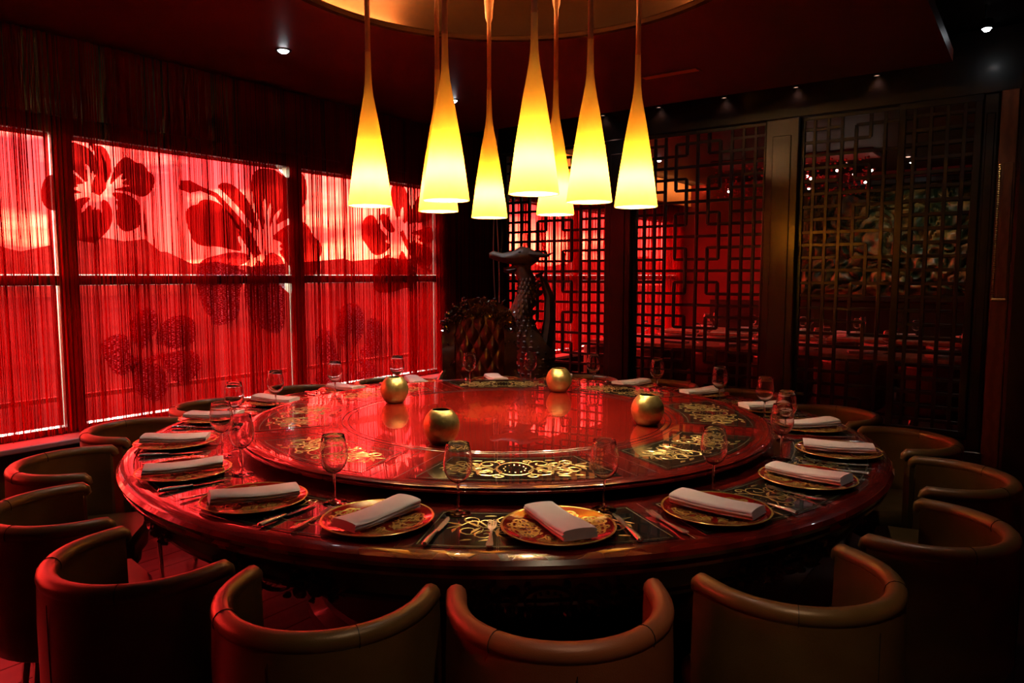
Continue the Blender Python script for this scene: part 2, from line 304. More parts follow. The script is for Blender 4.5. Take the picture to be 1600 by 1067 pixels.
FLOWERS = {
 'f1': ([
   [(2.199, 2.068), (2.153, 2.114), (2.111, 2.155), (2.076, 2.197), (2.076, 2.256), (2.106, 2.305), (2.132, 2.322), (2.163, 2.31), (2.188, 2.307), (2.232, 2.284), (2.262, 2.234), (2.27, 2.187), (2.258, 2.146), (2.243, 2.117), (2.236, 2.163), (2.222, 2.115), (2.22, 2.175), (2.186, 2.201), (2.205, 2.133)] ,
   [(2.307, 2.076), (2.3, 2.164), (2.297, 2.238), (2.282, 2.297), (2.269, 2.316), (2.286, 2.321), (2.319, 2.309), (2.343, 2.265), (2.353, 2.218), (2.348, 2.142), (2.322, 2.098)] ,
   [(2.334, 2.068), (2.351, 2.135), (2.381, 2.208), (2.425, 2.258), (2.454, 2.272), (2.488, 2.259), (2.516, 2.238), (2.552, 2.243), (2.58, 2.218), (2.593, 2.191), (2.63, 2.173), (2.639, 2.138), (2.626, 2.086), (2.586, 2.032), (2.542, 2.015), (2.499, 2.025), (2.45, 2.045), (2.346, 2.044), (2.402, 2.066), (2.48, 2.083), (2.403, 2.089), (2.461, 2.134), (2.401, 2.11), (2.431, 2.169), (2.381, 2.121)] ,
   [(2.338, 2.024), (2.38, 2.035), (2.449, 2.027), (2.505, 1.997), (2.528, 1.963), (2.522, 1.898), (2.533, 1.87), (2.518, 1.819), (2.481, 1.796), (2.437, 1.778), (2.396, 1.788), (2.367, 1.832), (2.367, 1.902), (2.382, 1.938), (2.36, 1.985), (2.394, 1.973)] ,
   [(2.223, 1.983), (2.178, 1.986), (2.126, 1.965), (2.086, 1.909), (2.073, 1.842), (2.078, 1.762), (2.107, 1.717), (2.145, 1.705), (2.184, 1.703), (2.222, 1.694), (2.264, 1.73), (2.292, 1.759), (2.328, 1.802), (2.348, 1.873), (2.341, 1.928), (2.316, 1.974), (2.276, 1.981), (2.281, 1.882), (2.26, 1.922), (2.246, 1.907), (2.237, 1.934), (2.222, 1.892), (2.212, 1.952), (2.153, 1.874), (2.159, 1.924)] ,
   [(2.173, 2.009), (2.097, 1.999), (2.101, 1.956), (2.074, 1.928), (2.06, 1.88), (1.987, 1.885), (1.946, 1.905), (1.928, 1.955), (1.935, 2.026), (1.955, 2.079), (1.986, 2.102), (2.067, 2.137), (2.11, 2.135), (2.189, 2.071), (2.131, 2.058), (2.149, 2.047), (2.098, 2.032), (2.136, 2.022)] ,
  ], [(2.215, 2.343), (2.265, 2.288), (2.288, 2.217), (2.287, 2.128), (2.27, 2.066), (2.248, 2.009)], [0.01, 0.02, 0.03, 0.035, 0.045, 0.025] ),
 'f2': ([
   [(3.481, 1.827), (3.447, 1.917), (3.408, 2.024), (3.389, 2.14), (3.395, 2.248), (3.439, 2.303), (3.504, 2.32), (3.57, 2.323), (3.614, 2.319), (3.702, 2.268), (3.76, 2.279), (3.844, 2.341), (3.902, 2.285), (3.917, 2.189), (3.896, 2.09), (3.834, 2.008), (3.797, 1.977), (3.679, 1.931), (3.576, 1.869), (3.672, 2.035), (3.591, 1.973), (3.572, 1.925), (3.536, 1.839), (3.566, 2.073), (3.531, 2.015), (3.518, 1.949), (3.508, 2.114), (3.478, 2.029), (3.501, 1.92)] ,
   [(3.422, 1.833), (3.342, 1.929), (3.244, 2.029), (3.157, 2.101), (3.096, 2.142), (3.15, 2.178), (3.229, 2.169), (3.308, 2.114), (3.367, 2.048), (3.416, 1.961), (3.439, 1.862)] ,
   [(3.306, 1.81), (3.258, 1.888), (3.181, 1.971), (3.106, 2.027), (3.011, 2.045), (2.955, 2.023), (2.944, 1.997), (2.889, 1.988), (2.847, 1.939), (2.849, 1.881), (2.872, 1.798), (2.905, 1.723), (2.978, 1.7), (3.093, 1.704), (3.19, 1.684), (3.301, 1.67), (3.249, 1.78), (3.29, 1.791), (3.237, 1.86)] ,
   [(3.343, 1.658), (3.207, 1.669), (3.09, 1.642), (2.972, 1.612), (2.926, 1.561), (2.908, 1.492), (2.913, 1.378), (2.957, 1.247), (3.015, 1.179), (3.039, 1.126), (3.085, 1.119), (3.165, 1.138), (3.237, 1.169), (3.257, 1.275), (3.26, 1.362), (3.291, 1.444), (3.338, 1.522), (3.229, 1.55), (3.352, 1.6)] ,
   [(3.432, 1.621), (3.373, 1.541), (3.313, 1.444), (3.288, 1.366), (3.317, 1.243), (3.352, 1.139), (3.407, 1.091), (3.49, 1.056), (3.564, 1.026), (3.619, 1.043), (3.664, 1.123), (3.665, 1.318), (3.668, 1.426), (3.678, 1.518), (3.657, 1.625), (3.574, 1.674), (3.503, 1.662), (3.465, 1.582)] ,
   [(3.545, 1.783), (3.666, 1.874), (3.807, 1.934), (3.879, 1.929), (3.926, 1.888), (3.961, 1.82), (4.035, 1.774), (4.058, 1.705), (4.018, 1.623), (3.989, 1.523), (3.938, 1.478), (3.793, 1.483), (3.691, 1.599), (3.614, 1.683), (3.66, 1.698), (3.621, 1.725), (3.662, 1.75)] ,
  ], [(3.426, 1.641), (3.336, 1.784), (3.259, 1.897), (3.173, 1.997), (3.088, 2.077), (2.968, 2.113), (2.886, 2.118), (2.81, 2.123)], [0.035, 0.05, 0.035, 0.0225, 0.0175, 0.0175, 0.045, 0.03] ),
 'f3': ([
   [(4.942, 1.956), (4.928, 2.066), (4.861, 2.216), (4.879, 2.316), (4.926, 2.337), (5.037, 2.348), (5.1, 2.236), (5.13, 2.126), (5.12, 2.034), (5.013, 1.96), (5.041, 2.13), (5.001, 2.138), (4.991, 2.026), (4.959, 2.057)] ,
   [(5.062, 1.963), (5.13, 2.092), (5.216, 2.246), (5.318, 2.278), (5.42, 2.147), (5.436, 2.054), (5.279, 1.998), (5.178, 2.003)] ,
   [(5.093, 1.896), (5.21, 1.925), (5.435, 1.983), (5.524, 1.893), (5.487, 1.832), (5.362, 1.792), (5.209, 1.833), (5.277, 1.876)] ,
   [(5.109, 1.829), (5.276, 1.8), (5.432, 1.747), (5.448, 1.628), (5.341, 1.568), (5.205, 1.625), (5.123, 1.715)] ,
   [(5.009, 1.735), (5.057, 1.668), (5.137, 1.554), (5.203, 1.474), (5.134, 1.37), (5.018, 1.371), (4.938, 1.35), (4.827, 1.329), (4.705, 1.332), (4.631, 1.366), (4.619, 1.486), (4.636, 1.572), (4.727, 1.639), (4.851, 1.708), (4.817, 1.596), (4.897, 1.687), (4.933, 1.542), (4.968, 1.689)] ,
   [(4.883, 1.776), (4.758, 1.684), (4.638, 1.67), (4.553, 1.764), (4.497, 1.826), (4.499, 1.921), (4.529, 1.997), (4.602, 2.039), (4.661, 2.027), (4.704, 1.965), (4.747, 1.902), (4.838, 1.84), (4.776, 1.799)] ,
   [(4.933, 1.9), (4.839, 1.884), (4.749, 1.956), (4.721, 2.052), (4.812, 2.059), (4.872, 1.974)] ,
  ], [(4.996, 1.909), (5.051, 1.815), (5.139, 1.692), (5.272, 1.579), (5.411, 1.527)], [0.025, 0.03, 0.025, 0.015, 0.015] ),
 'f4': ([
   [(2.409, 0.962), (2.42, 1.041), (2.387, 1.101), (2.338, 1.104), (2.275, 1.087), (2.233, 1.055), (2.23, 0.999), (2.261, 0.925), (2.292, 0.865), (2.339, 0.824), (2.396, 0.839), (2.493, 0.895), (2.459, 0.95)] ,
   [(2.49, 0.984), (2.428, 1.062), (2.421, 1.149), (2.45, 1.22), (2.495, 1.254), (2.547, 1.274), (2.598, 1.25), (2.618, 1.183), (2.599, 1.102), (2.552, 1.053), (2.528, 1.01)] ,
   [(2.603, 1.004), (2.59, 1.065), (2.632, 1.152), (2.696, 1.194), (2.76, 1.214), (2.823, 1.203), (2.879, 1.17), (2.893, 1.099), (2.881, 1.006), (2.806, 0.988), (2.701, 0.966), (2.641, 1.016)] ,
   [(2.638, 0.941), (2.701, 0.951), (2.813, 0.965), (2.886, 0.935), (2.934, 0.868), (2.914, 0.806), (2.854, 0.75), (2.778, 0.72), (2.707, 0.744), (2.678, 0.801), (2.621, 0.898)] ,
   [(2.575, 0.887), (2.619, 0.868), (2.67, 0.786), (2.674, 0.694), (2.625, 0.64), (2.57, 0.617), (2.497, 0.658), (2.426, 0.711), (2.423, 0.8), (2.454, 0.855), (2.507, 0.879)] ,
  ], [(2.653, 0.94), (2.576, 0.924), (2.5, 0.895), (2.411, 0.86)], [0.015, 0.02, 0.025, 0.03] ),
 'f5': ([
   [(4.272, 0.854), (4.183, 0.924), (4.175, 1.018), (4.198, 1.126), (4.241, 1.21), (4.323, 1.246), (4.417, 1.243), (4.49, 1.185), (4.509, 1.079), (4.496, 0.974), (4.44, 0.889), (4.382, 0.877), (4.422, 1.003), (4.337, 0.976), (4.285, 0.94)] ,
   [(4.438, 0.8), (4.515, 0.867), (4.539, 0.963), (4.542, 1.077), (4.609, 1.115), (4.686, 1.078), (4.729, 0.967), (4.715, 0.851), (4.679, 0.779), (4.589, 0.745), (4.501, 0.753)] ,
   [(4.249, 0.761), (4.189, 0.798), (4.162, 0.894), (4.126, 1.005), (4.059, 1.048), (4.0, 0.998), (3.95, 0.925), (3.976, 0.832), (4.021, 0.759), (4.069, 0.739), (4.158, 0.738)] ,
   [(4.228, 0.731), (4.156, 0.667), (4.078, 0.714), (4.01, 0.698), (3.961, 0.65), (3.93, 0.577), (4.045, 0.563), (4.193, 0.561), (4.236, 0.651)] ,
   [(4.426, 0.768), (4.479, 0.739), (4.61, 0.694), (4.653, 0.614), (4.641, 0.574), (4.497, 0.557), (4.421, 0.549), (4.391, 0.634), (4.498, 0.622), (4.446, 0.693)] ,
  ], [(4.349, 0.831), (4.35, 0.767), (4.35, 0.687), (4.358, 0.573)], [0.015, 0.02, 0.025, 0.03] ),
}
M['string'] = shademat('red_curtain_string', (.80,.020,.018), .62, (.14,.004,.004))
M['string_dark'] = M['string']

# ------------------------------------------------------------------ setting: floor, walls, ceiling
X1, Y0, Y1, Y2 = 6.2, -2.0, 6.4, 11.6
fl = thing('floor', 'dark reddish wooden plank floor', None, kind='structure')
MB().box((X1/2, (Y0+Y2)/2, -.06), (X1+.4, Y2-Y0+.4, .08)).build('subfloor', M['floor_base'], fl)
plank = MB().bbox((0,0,0), (.148, Y2-Y0+.2, .02), .002).mesh('plank'); plank.materials.append(M['floor_wood'])
for i in range(41):
    obj('plank', plank, None, fl, (.075 + i*.15, (Y0+Y2)/2, -.01))

wl_ = thing('wall_left', 'dark brown wall around the red windows', None, kind='structure')
def wbox(name, y0, y1, z0, z1, x0=-.22, x1=0.0, m='wall_dark', par=None):
    return MB().box(((x0+x1)/2, (y0+y1)/2, (z0+z1)/2), (x1-x0, y1-y0, z1-z0)).build(name, M[m], par)
wbox('lintel', Y0, Y2, 2.36, 3.26, par=wl_)
wbox('sill_wall', Y0, Y2, 0.0, .47, par=wl_)
wbox('pier', 5.51, 6.46, .47, 2.36, par=wl_)
wbox('pier', Y0, -1.41, .47, 2.36, par=wl_)
wbox('pier', 11.45, Y2, .47, 2.36, par=wl_)
for nm, c, d, m in (('wall_right', (X1+.08, (Y0+Y2)/2, 1.62), (.16, Y2-Y0+.3, 3.3), 'wall_dark'),
                    ('wall_back', (X1/2, Y0-.08, 1.62), (X1+.3, .16, 3.3), 'wall_dark')):
    tag(MB().box(c, d).build(nm, M[m]), 'dark brown wall out of the light', None, kind='structure')
wf = tag(MB().box((X1/2, Y2+.08, 1.62), (X1+.3, .16, 3.3)).build('wall_far', M['wall_red']), 'deep red end wall of the room beyond the lattice', None, kind='structure')
MB().box((3.35, Y2-.03, .55), (5.6, .06, 1.1)).build('dado', M['black_wood'], wf)

# ceilings
def holed_plate(cx, cy, r, x0, x1, y0, y1, z0, z1, n=96):
    ang = sorted([2*pi*k/n for k in range(n)] + [math.atan2(yy-cy, xx-cx) % (2*pi) for xx in (x0,x1) for yy in (y0,y1)])
    inn, out = [], []
    for a in ang:
        c, s_ = cos(a), sin(a)
        t = min([((x1-cx)/c if c > 0 else (x0-cx)/c) if abs(c) > 1e-9 else 1e9, ((y1-cy)/s_ if s_ > 0 else (y0-cy)/s_) if abs(s_) > 1e-9 else 1e9])
        inn.append((cx+r*c, cy+r*s_)); out.append((cx+t*c, cy+t*s_))
    N = len(ang); mb = MB(); v = []; f = []
    for zz in (z0, z1):
        v += [(x, y, zz) for x, y in inn] + [(x, y, zz) for x, y in out]
    for i in range(N):
        j = (i+1) % N
        f += [(i, j, N+j, N+i), (2*N+i, 3*N+i, 3*N+j, 2*N+j), (i, 2*N+i, 2*N+j, j), (N+i, N+j, 3*N+j, 3*N+i)]
    return mb.add(v, f)
RC = 1.165
cl = tag(holed_plate(TX, TY, RC, 0.0, 4.35, Y0, 5.88, 2.94, 2.965).build('ceiling', M['ceiling']), 'dropped dark red ceiling with a round lit recess', None, kind='structure')
rec = MB().lathe([(RC-.0,2.965),(RC+.14,2.965),(RC+.14,3.06),(RC+.06,3.15),(RC-.12,3.20),(.4,3.215),(0.001,3.217)], 96, (TX,TY,0))
rec.build('cove_dome', M['cove'], cl, smooth=True)
MB().lathe([(RC-.004,2.936),(RC+.035,2.936),(RC+.035,2.94),(RC-.002,2.966),(RC-.012,2.955),(RC-.004,2.936)], 96, (TX,TY,0)).build('cove_rim', M['cove'], cl, smooth=True)
MB().box((4.34, (Y0+5.88)/2, 2.99), (.02, 5.88-Y0, .06)).build('raft_edge', M['ceiling'], cl)
tag(MB().box((X1/2, (Y1+Y2)/2+.06, 3.0), (X1, Y2-Y1-.12, .06)).build('ceiling', M['wall_dark']), 'dark ceiling of the dining room beyond the lattice', None, kind='structure')
c2 = tag(MB().box((X1/2, (Y0+Y2)/2, 3.30), (X1+.3, Y2-Y0+.3, .08)).build('ceiling', M['ceiling_dark']), 'near black upper ceiling beyond the dropped panel', None, kind='structure')
# light strips lying on the ledge inside the cove
for a0, a1, lab in ((-148, -88, 'amber light strip on the cove ledge, window side'), (96, 126, 'amber light strip on the cove ledge, lattice side')):
    p = [(TX+(RC+.085)*cos(rad(a0+(a1-a0)*k/30)-pi/2+YAW), TY+(RC+.085)*sin(rad(a0+(a1-a0)*k/30)-pi/2+YAW), 2.978) for k in range(31)]
    tag(MB().tube(p, .008, 6).build('cove_light', M['cove_strip']), lab, 'light strip', 'cove light strips')
# slot diffuser in the ceiling
v = thing('air_vent', 'pale slot air vent set in the dark red ceiling', 'vent', (2.67,5.03,2.94))
fr = MB(); fr.box((0,.05,-.003),(.44,.012,.008)); fr.box((0,-.05,-.003),(.44,.012,.008)); fr.box((-.214,0,-.003),(.012,.09,.008)); fr.box((.214,0,-.003),(.012,.09,.008))
fr.build('vent_frame', M['pilaster'], v)
for k in range(4): MB().box((0,-.032+k*.021,-.002),(.416,.010,.006)).build('slat', M['sleeve'], v)

# ------------------------------------------------------------------ windows
bays = [(-1.41,.32), (.32,2.05), (2.05,3.78), (3.78,5.51), (6.52,8.16), (8.16,9.80), (9.80,11.45)]
for i, (a, b) in enumerate(bays):
    w = thing('window_%d' % (i+1), 'tall window bay under red film in two panes', None, kind='structure')
    mw = .058
    mp = MB().box((-.03, a, 1.43), (.10, mw*2, 1.88)); mp.build('mullion', M['frame'], w)
    if i in (3, 6): MB().box((-.03, b, 1.43), (.10, mw*2, 1.88)).build('mullion', M['frame'], w)
    ln = b-a-2*mw
    MB().box((-.02,(a+b)/2,1.46),(.08,ln,.062)).build('rail', M['frame'], w)
    MB().box((-.02,(a+b)/2,.508),(.08,ln,.075)).build('bottom_rail', M['frame'], w)
    MB().box((-.02,(a+b)/2,2.375),(.08,ln,.04)).build('top_rail', M['frame'], w)
    for z0, z1, up in ((.546,1.429,0),(1.491,2.355,1)):
        y0, y1 = a+mw, b-mw
        nm = 'upper_pane' if up else 'lower_pane'
        pn = MB().add([(-.03,y0,z0),(-.03,y1,z0),(-.03,y1,z1),(-.03,y0,z1)],[(0,1,2,3)]).build(nm, M['glass_pane'], w)
        g = .007
        y1f = y1 - .004; c = .085 if (i == 2) else .002
        vv = [(-.02,y0+.0025,z0+g),(-.02,y1f,z0+g),(-.02,y1f,z1-c),(-.02,y1f-c*1.25,z1-.001),(-.02,y0+.0025,z1-.001)]
        MB().add(vv, [(0,1,2,3,4)]).build('red_film', M['film'], pn)
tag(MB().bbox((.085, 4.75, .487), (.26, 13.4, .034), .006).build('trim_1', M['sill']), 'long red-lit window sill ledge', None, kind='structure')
tag(MB().box((.022, 4.75, 2.50), (.044, 13.4, .09)).build('trim_2', M['frame']), 'dark curtain track box above the windows', None, kind='structure')

FLOWER_LABELS = {
 'f1': 'dark red hibiscus decal on the upper panes, beside the widest window post',
 'f2': 'largest hibiscus decal with a long stamen, crossing the window rail',
 'f3': 'dark red hibiscus decal on the upper panes nearest the room corner',
 'f4': 'purple-flecked hibiscus decal on the lower pane, behind the left-hand chairs',
 'f5': 'purple-flecked hibiscus decal low on the pane nearest the corner'}
for k, (pets, st, sw) in FLOWERS.items():
    cy = sum(p[0] for q in pets for p in q)/sum(len(q) for q in pets); cz = sum(p[1] for q in pets for p in q)/sum(len(q) for q in pets)
    t = thing('hibiscus_decal', FLOWER_LABELS[k], 'window decal', (-.012, cy, cz), 0, 'hibiscus decals on the windows')
    for q in pets:
        q = [(min(y, 5.445)-cy, z-cz) for y, z in q]
        # round the outline once (Chaikin)
        r_ = []
        for i in range(len(q)):
            (a, b), (c, d) = q[i], q[(i+1) % len(q)]
            r_ += [(.75*a+.25*c, .75*b+.25*d), (.25*a+.75*c, .25*b+.75*d)]
        low = sum(p[1] for p in q)/len(q) + cz < 1.44
        n = len(r_)
        MB().add([(0, y, z) for y, z in r_], [tuple(range(n))]).build('petal', M['decal_weave'] if low else M['decal'], t)
    P = [Vector((0, min(y,5.42)-cy, z-cz)) for y, z in st]; vs = []
    for i, p in enumerate(P):
        d = (P[min(i+1,len(P)-1)]-P[max(i-1,0)]).normalized(); nn = Vector((0,-d.z,d.y))
        vs += [tuple(p+nn*sw[i]), tuple(p-nn*sw[i])]
    MB().add([(.003, v[1], v[2]) for v in vs], [(2*i,2*i+1,2*i+3,2*i+2) for i in range(len(P)-1)]).build('stamen', M['decal_weave'] if k in ('f4','f5') else M['decal'], t)

# string curtains (nobody could count the strings)
def strings(name, y0, y1, n, label, seed, ztop=2.92):
    R = random.Random(seed); mb = MB()
    ys = []
    y = y0
    while y < y1:
        dens = .5 + .5*sin(y*9.1) * sin(y*23.7+1)
        y += R.expovariate(n/(y1-y0)) * (1.5 if dens < .35 else .8)
        ys.append(y)
        if R.random() < .10:
            for _ in range(R.randint(2,4)): ys.append(y + R.uniform(0,.012))
    for y in ys:
        r = R.choice((.0007,.0009,.0011,.0012,.0015,.0020)); x = R.uniform(.06,.10)
        dx, dy = R.gauss(0,.004), R.gauss(0,.005)
        zb = R.uniform(.512,.535)
        path = [(x,y,ztop),(x+dx*.4,y+dy*.3,2.0),(x+dx,y+dy,1.3),(x+dx*.6,y+dy*.5,zb)]
        mb.tube(path, r, 3, cap=False)
    o = mb.build(name, M['string']); tag(o, label, 'string curtain', kind='stuff'); return o
strings('string_curtain', -1.9, 6.30, 3000, 'red string curtain hanging before the windows beside the round table', 3)
strings('string_curtain', 6.5, 11.5, 1300, 'red string curtain seen behind the lattice screen', 5, 2.62)
# drawn-back cords in the corner
for k, (cx, lab) in enumerate(((.30, 'thin red curtain cord hanging in the corner, nearer the windows'), (.36, 'thin red curtain cord hanging in the corner, nearer the lattice'))):
    p = [(cx+.02*sin(j*.5+k*2), 6.05-k*.03, 3.26-j*.16) for j in range(15)]
    tag(MB().tube(p, .006, 6).build('curtain_cord', M['sill']), lab, 'cord', 'curtain cords')

# ------------------------------------------------------------------ outside the windows
tag(MB().box((-60, 8, -.35), (119, 240, .1)).build('ground', M['outside_ground']), 'paved terrace and lawn outside the windows', None, kind='structure')
R = random.Random(11); vs = []; fs = []; N = 160
for i in range(N+1):
    y = -60 + i*1.5
    h = 2.6 + 1.3*sin(i*.13+.6) + .9*sin(i*.31) + .8*R.random() + (1.0 if i % 9 < 4 else 0)
    vs += [(-62, y, -.4), (-66, y, h*.62), (-72+R.random()*2, y, h), (-96, y, h*.7)]
for i in range(N):
    for j in range(3): a = i*4+j; fs.append((a, a+4, a+5, a+1))
tag(MB().add(vs, fs).build('hillside', M['hill']), 'dark wooded hillside beyond the terrace', None, kind='structure')
rl = thing('railing', 'dark terrace railing outside the lower panes', 'railing', (-2.6, 4.5, -.3))
MB().box((0,0,.62),(.05,15,.045)).build('top_bar', M['rail_metal'], rl)
MB().box((0,0,.30),(.03,15,.03)).build('bar', M['rail_metal'], rl)
for k in range(9): MB().bbox((0,-7.2+k*1.8,.3),(.045,.045,.60)).build('post', M['rail_metal'], rl)

# ------------------------------------------------------------------ lattice partition
tag(MB().bbox((X1/2, Y1, 3.02), (X1, .13, .46), .008).build('trim_3', M['black_wood']), 'black glossy beam above the lattice screen', None, kind='structure')
tag(MB().bbox((2.4, Y1, .13), (4.8, .12, .26), .008).build('trim_4', M['black_wood']), 'black plinth under the lattice screen', None, kind='structure')
def post(x0, x1, lab, m='post_wood', dy=.16, y=Y1):
    t = thing('partition_post', lab, 'post', ((x0+x1)/2, y, 0), 0, 'partition posts')
    MB().bbox((0,0,1.395),(x1-x0, dy, 2.79),.010).build('shaft', M[m], t)
    MB().bbox((0,0,.09),(x1-x0+.02, dy+.02, .18),.006).build('foot', M['black_wood'], t)
    MB().bbox((0,-dy/2-.003,1.5),((x1-x0)*.55, .012, 2.3),.005).build('raised_panel', M[m], t)
post(.0, .18, 'black corner post between the curtain and the lattice', 'black_wood')
post(1.44, 1.724, 'broad black post between the first two lattice panels', 'black_wood')
post(2.97, 3.245, 'broad brown post with a lamp reflection, between lattice panels')
post(4.515, 4.615, 'narrow black post at the right-hand end of the lattice', 'black_wood')
ubox = MB().bbox((0,0,0),(1,1,1),.08).mesh('bar'); ubox.materials.append(M['black_wood'])
ZR = lambda k: 2.161 - .1046*k
def bar(par, x0, x1, z0, z1, t=.026, d=.030, y=0):
    o = obj('bar', ubox, None, par, ((x0+x1)/2, y, (z0+z1)/2), 0, (max(abs(x1-x0),t), d, max(abs(z1-z0),t)))
def lattice(x0, x1, lab, ncol=12, y=Y1, key=True, frame=.03):
    p = thing('lattice_panel', lab, 'lattice panel', (x0, y, 0), 0, 'lattice panels')
    w = x1-x0; c = [w*i/ncol for i in range(ncol+1)]
    zt, zb = ZR(-6), ZR(18)
    for nm, a, b, z0, z1 in (('stile',-.0,frame,zb,zt),('stile',w-frame,w,zb,zt),('top_rail',0,w,zt-frame,zt),('bottom_rail',0,w,zb,zb+frame)):
        obj('frame_'+nm, ubox, None, p, ((a+b)/2, 0, (z0+z1)/2), 0, (b-a, .045, z1-z0))
    if not key:
        for i in range(1, ncol): bar(p, c[i], c[i], zb, zt)
        for k in range(-5, 18): bar(p, 0, w, ZR(k), ZR(k), d=.024)
        return p
    for i in (1,2,3,6,9,10,11): bar(p, c[i], c[i], zb, zt)
    for k in range(-6, 19):
        m = k % 6
        if m == 0:
            for i in (5,7):
                a, b = max(k-2,-6), min(k+2,18); bar(p, c[i], c[i], ZR(b), ZR(a))
        if m == 3:
            for i in (4,8): bar(p, c[i], c[i], ZR(k+2), ZR(k-2))
        if k in (-6, 18): continue
        if m in (0,3): bar(p, 0, w, ZR(k), ZR(k), d=.024)
        elif m in (2,4): bar(p, 0, c[5], ZR(k), ZR(k), d=.024); bar(p, c[7], w, ZR(k), ZR(k), d=.024)
        else:
            bar(p, 0, c[3], ZR(k), ZR(k), d=.024); bar(p, c[9], w, ZR(k), ZR(k), d=.024); bar(p, c[4], c[8], ZR(k), ZR(k), d=.024)
    return p
lattice(.18, 1.44, 'black lattice panel nearest the corner, red strings behind it')
lattice(1.724, 2.97, 'black lattice panel between the two broad posts')
lattice(3.245, 4.50, 'black lattice panel right of the brown post, carved relief behind')
lattice(3.975, 4.515, 'narrow sliding lattice panel overlapping its neighbour at the right', 5, Y1-.075, key=False, frame=.05)
# pilaster with the gilded bead moulding, then the dark column at the frame edge
pl = thing('pilaster', 'narrow brown veneered pilaster with a gilded bead strip', 'pilaster', (4.675, Y1-.02, 0))
MB().bbox((0,0,1.4),(.11,.12,2.8),.006).build('shaft', M['pilaster'], pl)
gm = MB()
for k in range(62): gm.ball((-.040, -.066, 1.33+k*.0155), (.009,.009,.008), 6, 4)
tag(gm.build('gilded_beads', M['gold_trim'], pl), kind='stuff')
MB().bbox((.012,-.064,1.80),(.06,.012,.98),.004).build('gilded_panel', M['pilaster'], pl)
MB().bbox((-.002,-.066,1.315),(.09,.02,.02),.004).build('gilded_ledge', M['gold_trim'], pl)
tag(MB().bbox((5.05, Y1-.1, 1.62), (.62, .34, 3.22), .02).build('column', M['black_wood']), 'square black column at the right-hand frame edge', 'column')
# ------------------------------------------------------------------ scrollwork generator
def ribbon(mb, pts, ws, mapf, h=.0012, base=0.0):
    P = [Vector((p[0], p[1])) for p in pts]; n = len(P); v = []
    for i in range(n):
        d = P[min(i+1,n-1)] - P[max(i-1,0)]
        if d.length < 1e-9: d = Vector((1,0))
        d.normalize(); nn = Vector((-d.y, d.x)); w = ws[i] if isinstance(ws, (list,tuple)) else ws
        a, b = P[i]+nn*w, P[i]-nn*w
        v += [mapf(a.x, a.y, base), mapf(P[i].x, P[i].y, base+h), mapf(b.x, b.y, base)]
    f = []
    for i in range(n-1):
        k = 3*i; f += [(k, k+1, k+4, k+3), (k+1, k+2, k+5, k+4)]
    mb.add(v, f)
def spiral(cx, cy, r, a0, turns, sgn=1, n=12, end=.22):
    return [(cx + r*(1-(1-end)*t/n)*cos(a0+sgn*2*pi*turns*t/n), cy + r*(1-(1-end)*t/n)*sin(a0+sgn*2*pi*turns*t/n)) for t in range(n+1)]
def taper(n, w, lo=.35): return [w*(lo+(1-lo)*sin(pi*min(1,(i+.6)/(n)))) for i in range(n)]
def scrolls(mb, W, Hh, mapf, w=.0045, h=.0012, base=0.0, seed=1, dense=True):
    """symmetric acanthus scroll filling [-W, W] x [0, Hh]"""
    m = Hh/2
    el = [(.075*W/.3*cos(2*pi*k/18), m+.34*Hh*sin(2*pi*k/18)) for k in range(19)]
    ribbon(mb, el, w*.75, mapf, h, base)
    for k in range(12):
        x, y = .045*W/.3*cos(2*pi*k/12), m+.2*Hh*sin(2*pi*k/12)
        ribbon(mb, [(x-w*.5,y),(x+w*.5,y)], w*.5, mapf, h, base)
    for sg in (-1, 1):
        def S(p): return [(sg*x, y) for x, y in p]
        vine = [(W*(.26+.70*t/10), m + .22*Hh*sin(t/10*2*pi*1.1)) for t in range(11)]
        ribbon(mb, S(vine), taper(11, w*1.1), mapf, h, base)
        for cx, cy, r, a0, tr, d in ((.36,.70,.21,-2.2,1.3,-1),(.38,.27,.20,2.2,1.3,1),(.58,.36,.19,2.6,1.25,-1),(.60,.76,.16,-2.4,1.2,1),(.77,.62,.17,-2.8,1.2,-1),(.80,.26,.13,2.4,1.1,1),(.20,.88,.09,-1.0,1.1,1),(.20,.12,.09,1.0,1.1,-1)):
            sp = spiral(cx*W, cy*Hh, r*Hh, a0, tr, d, 11)
            ribbon(mb, S(sp), taper(12, w*.85), mapf, h, base)
        if dense:
            for cx, cy, a, l in ((.30,.50,.7,.22),(.30,.50,-.7,.22),(.46,.52,1.3,.30),(.48,.48,-1.2,.28),(.66,.52,.9,.24),(.68,.5,-1.0,.26),(.86,.45,.4,.22),(.86,.45,-.6,.24),(.92,.55,1.2,.16),(.52,.9,.2,.16),(.5,.1,-.2,.16),(.72,.92,.1,.13)):
                x0, y0 = cx*W, cy*Hh; L = l*Hh
                lf = [(x0+L*t/4*cos(a+.25*t/4), y0+L*t/4*sin(a+.25*t/4)) for t in range(5)]
                ribbon(mb, S(lf), [w*.4, w*1.5, w*1.7, w*1.0, w*.15], mapf, h, base)

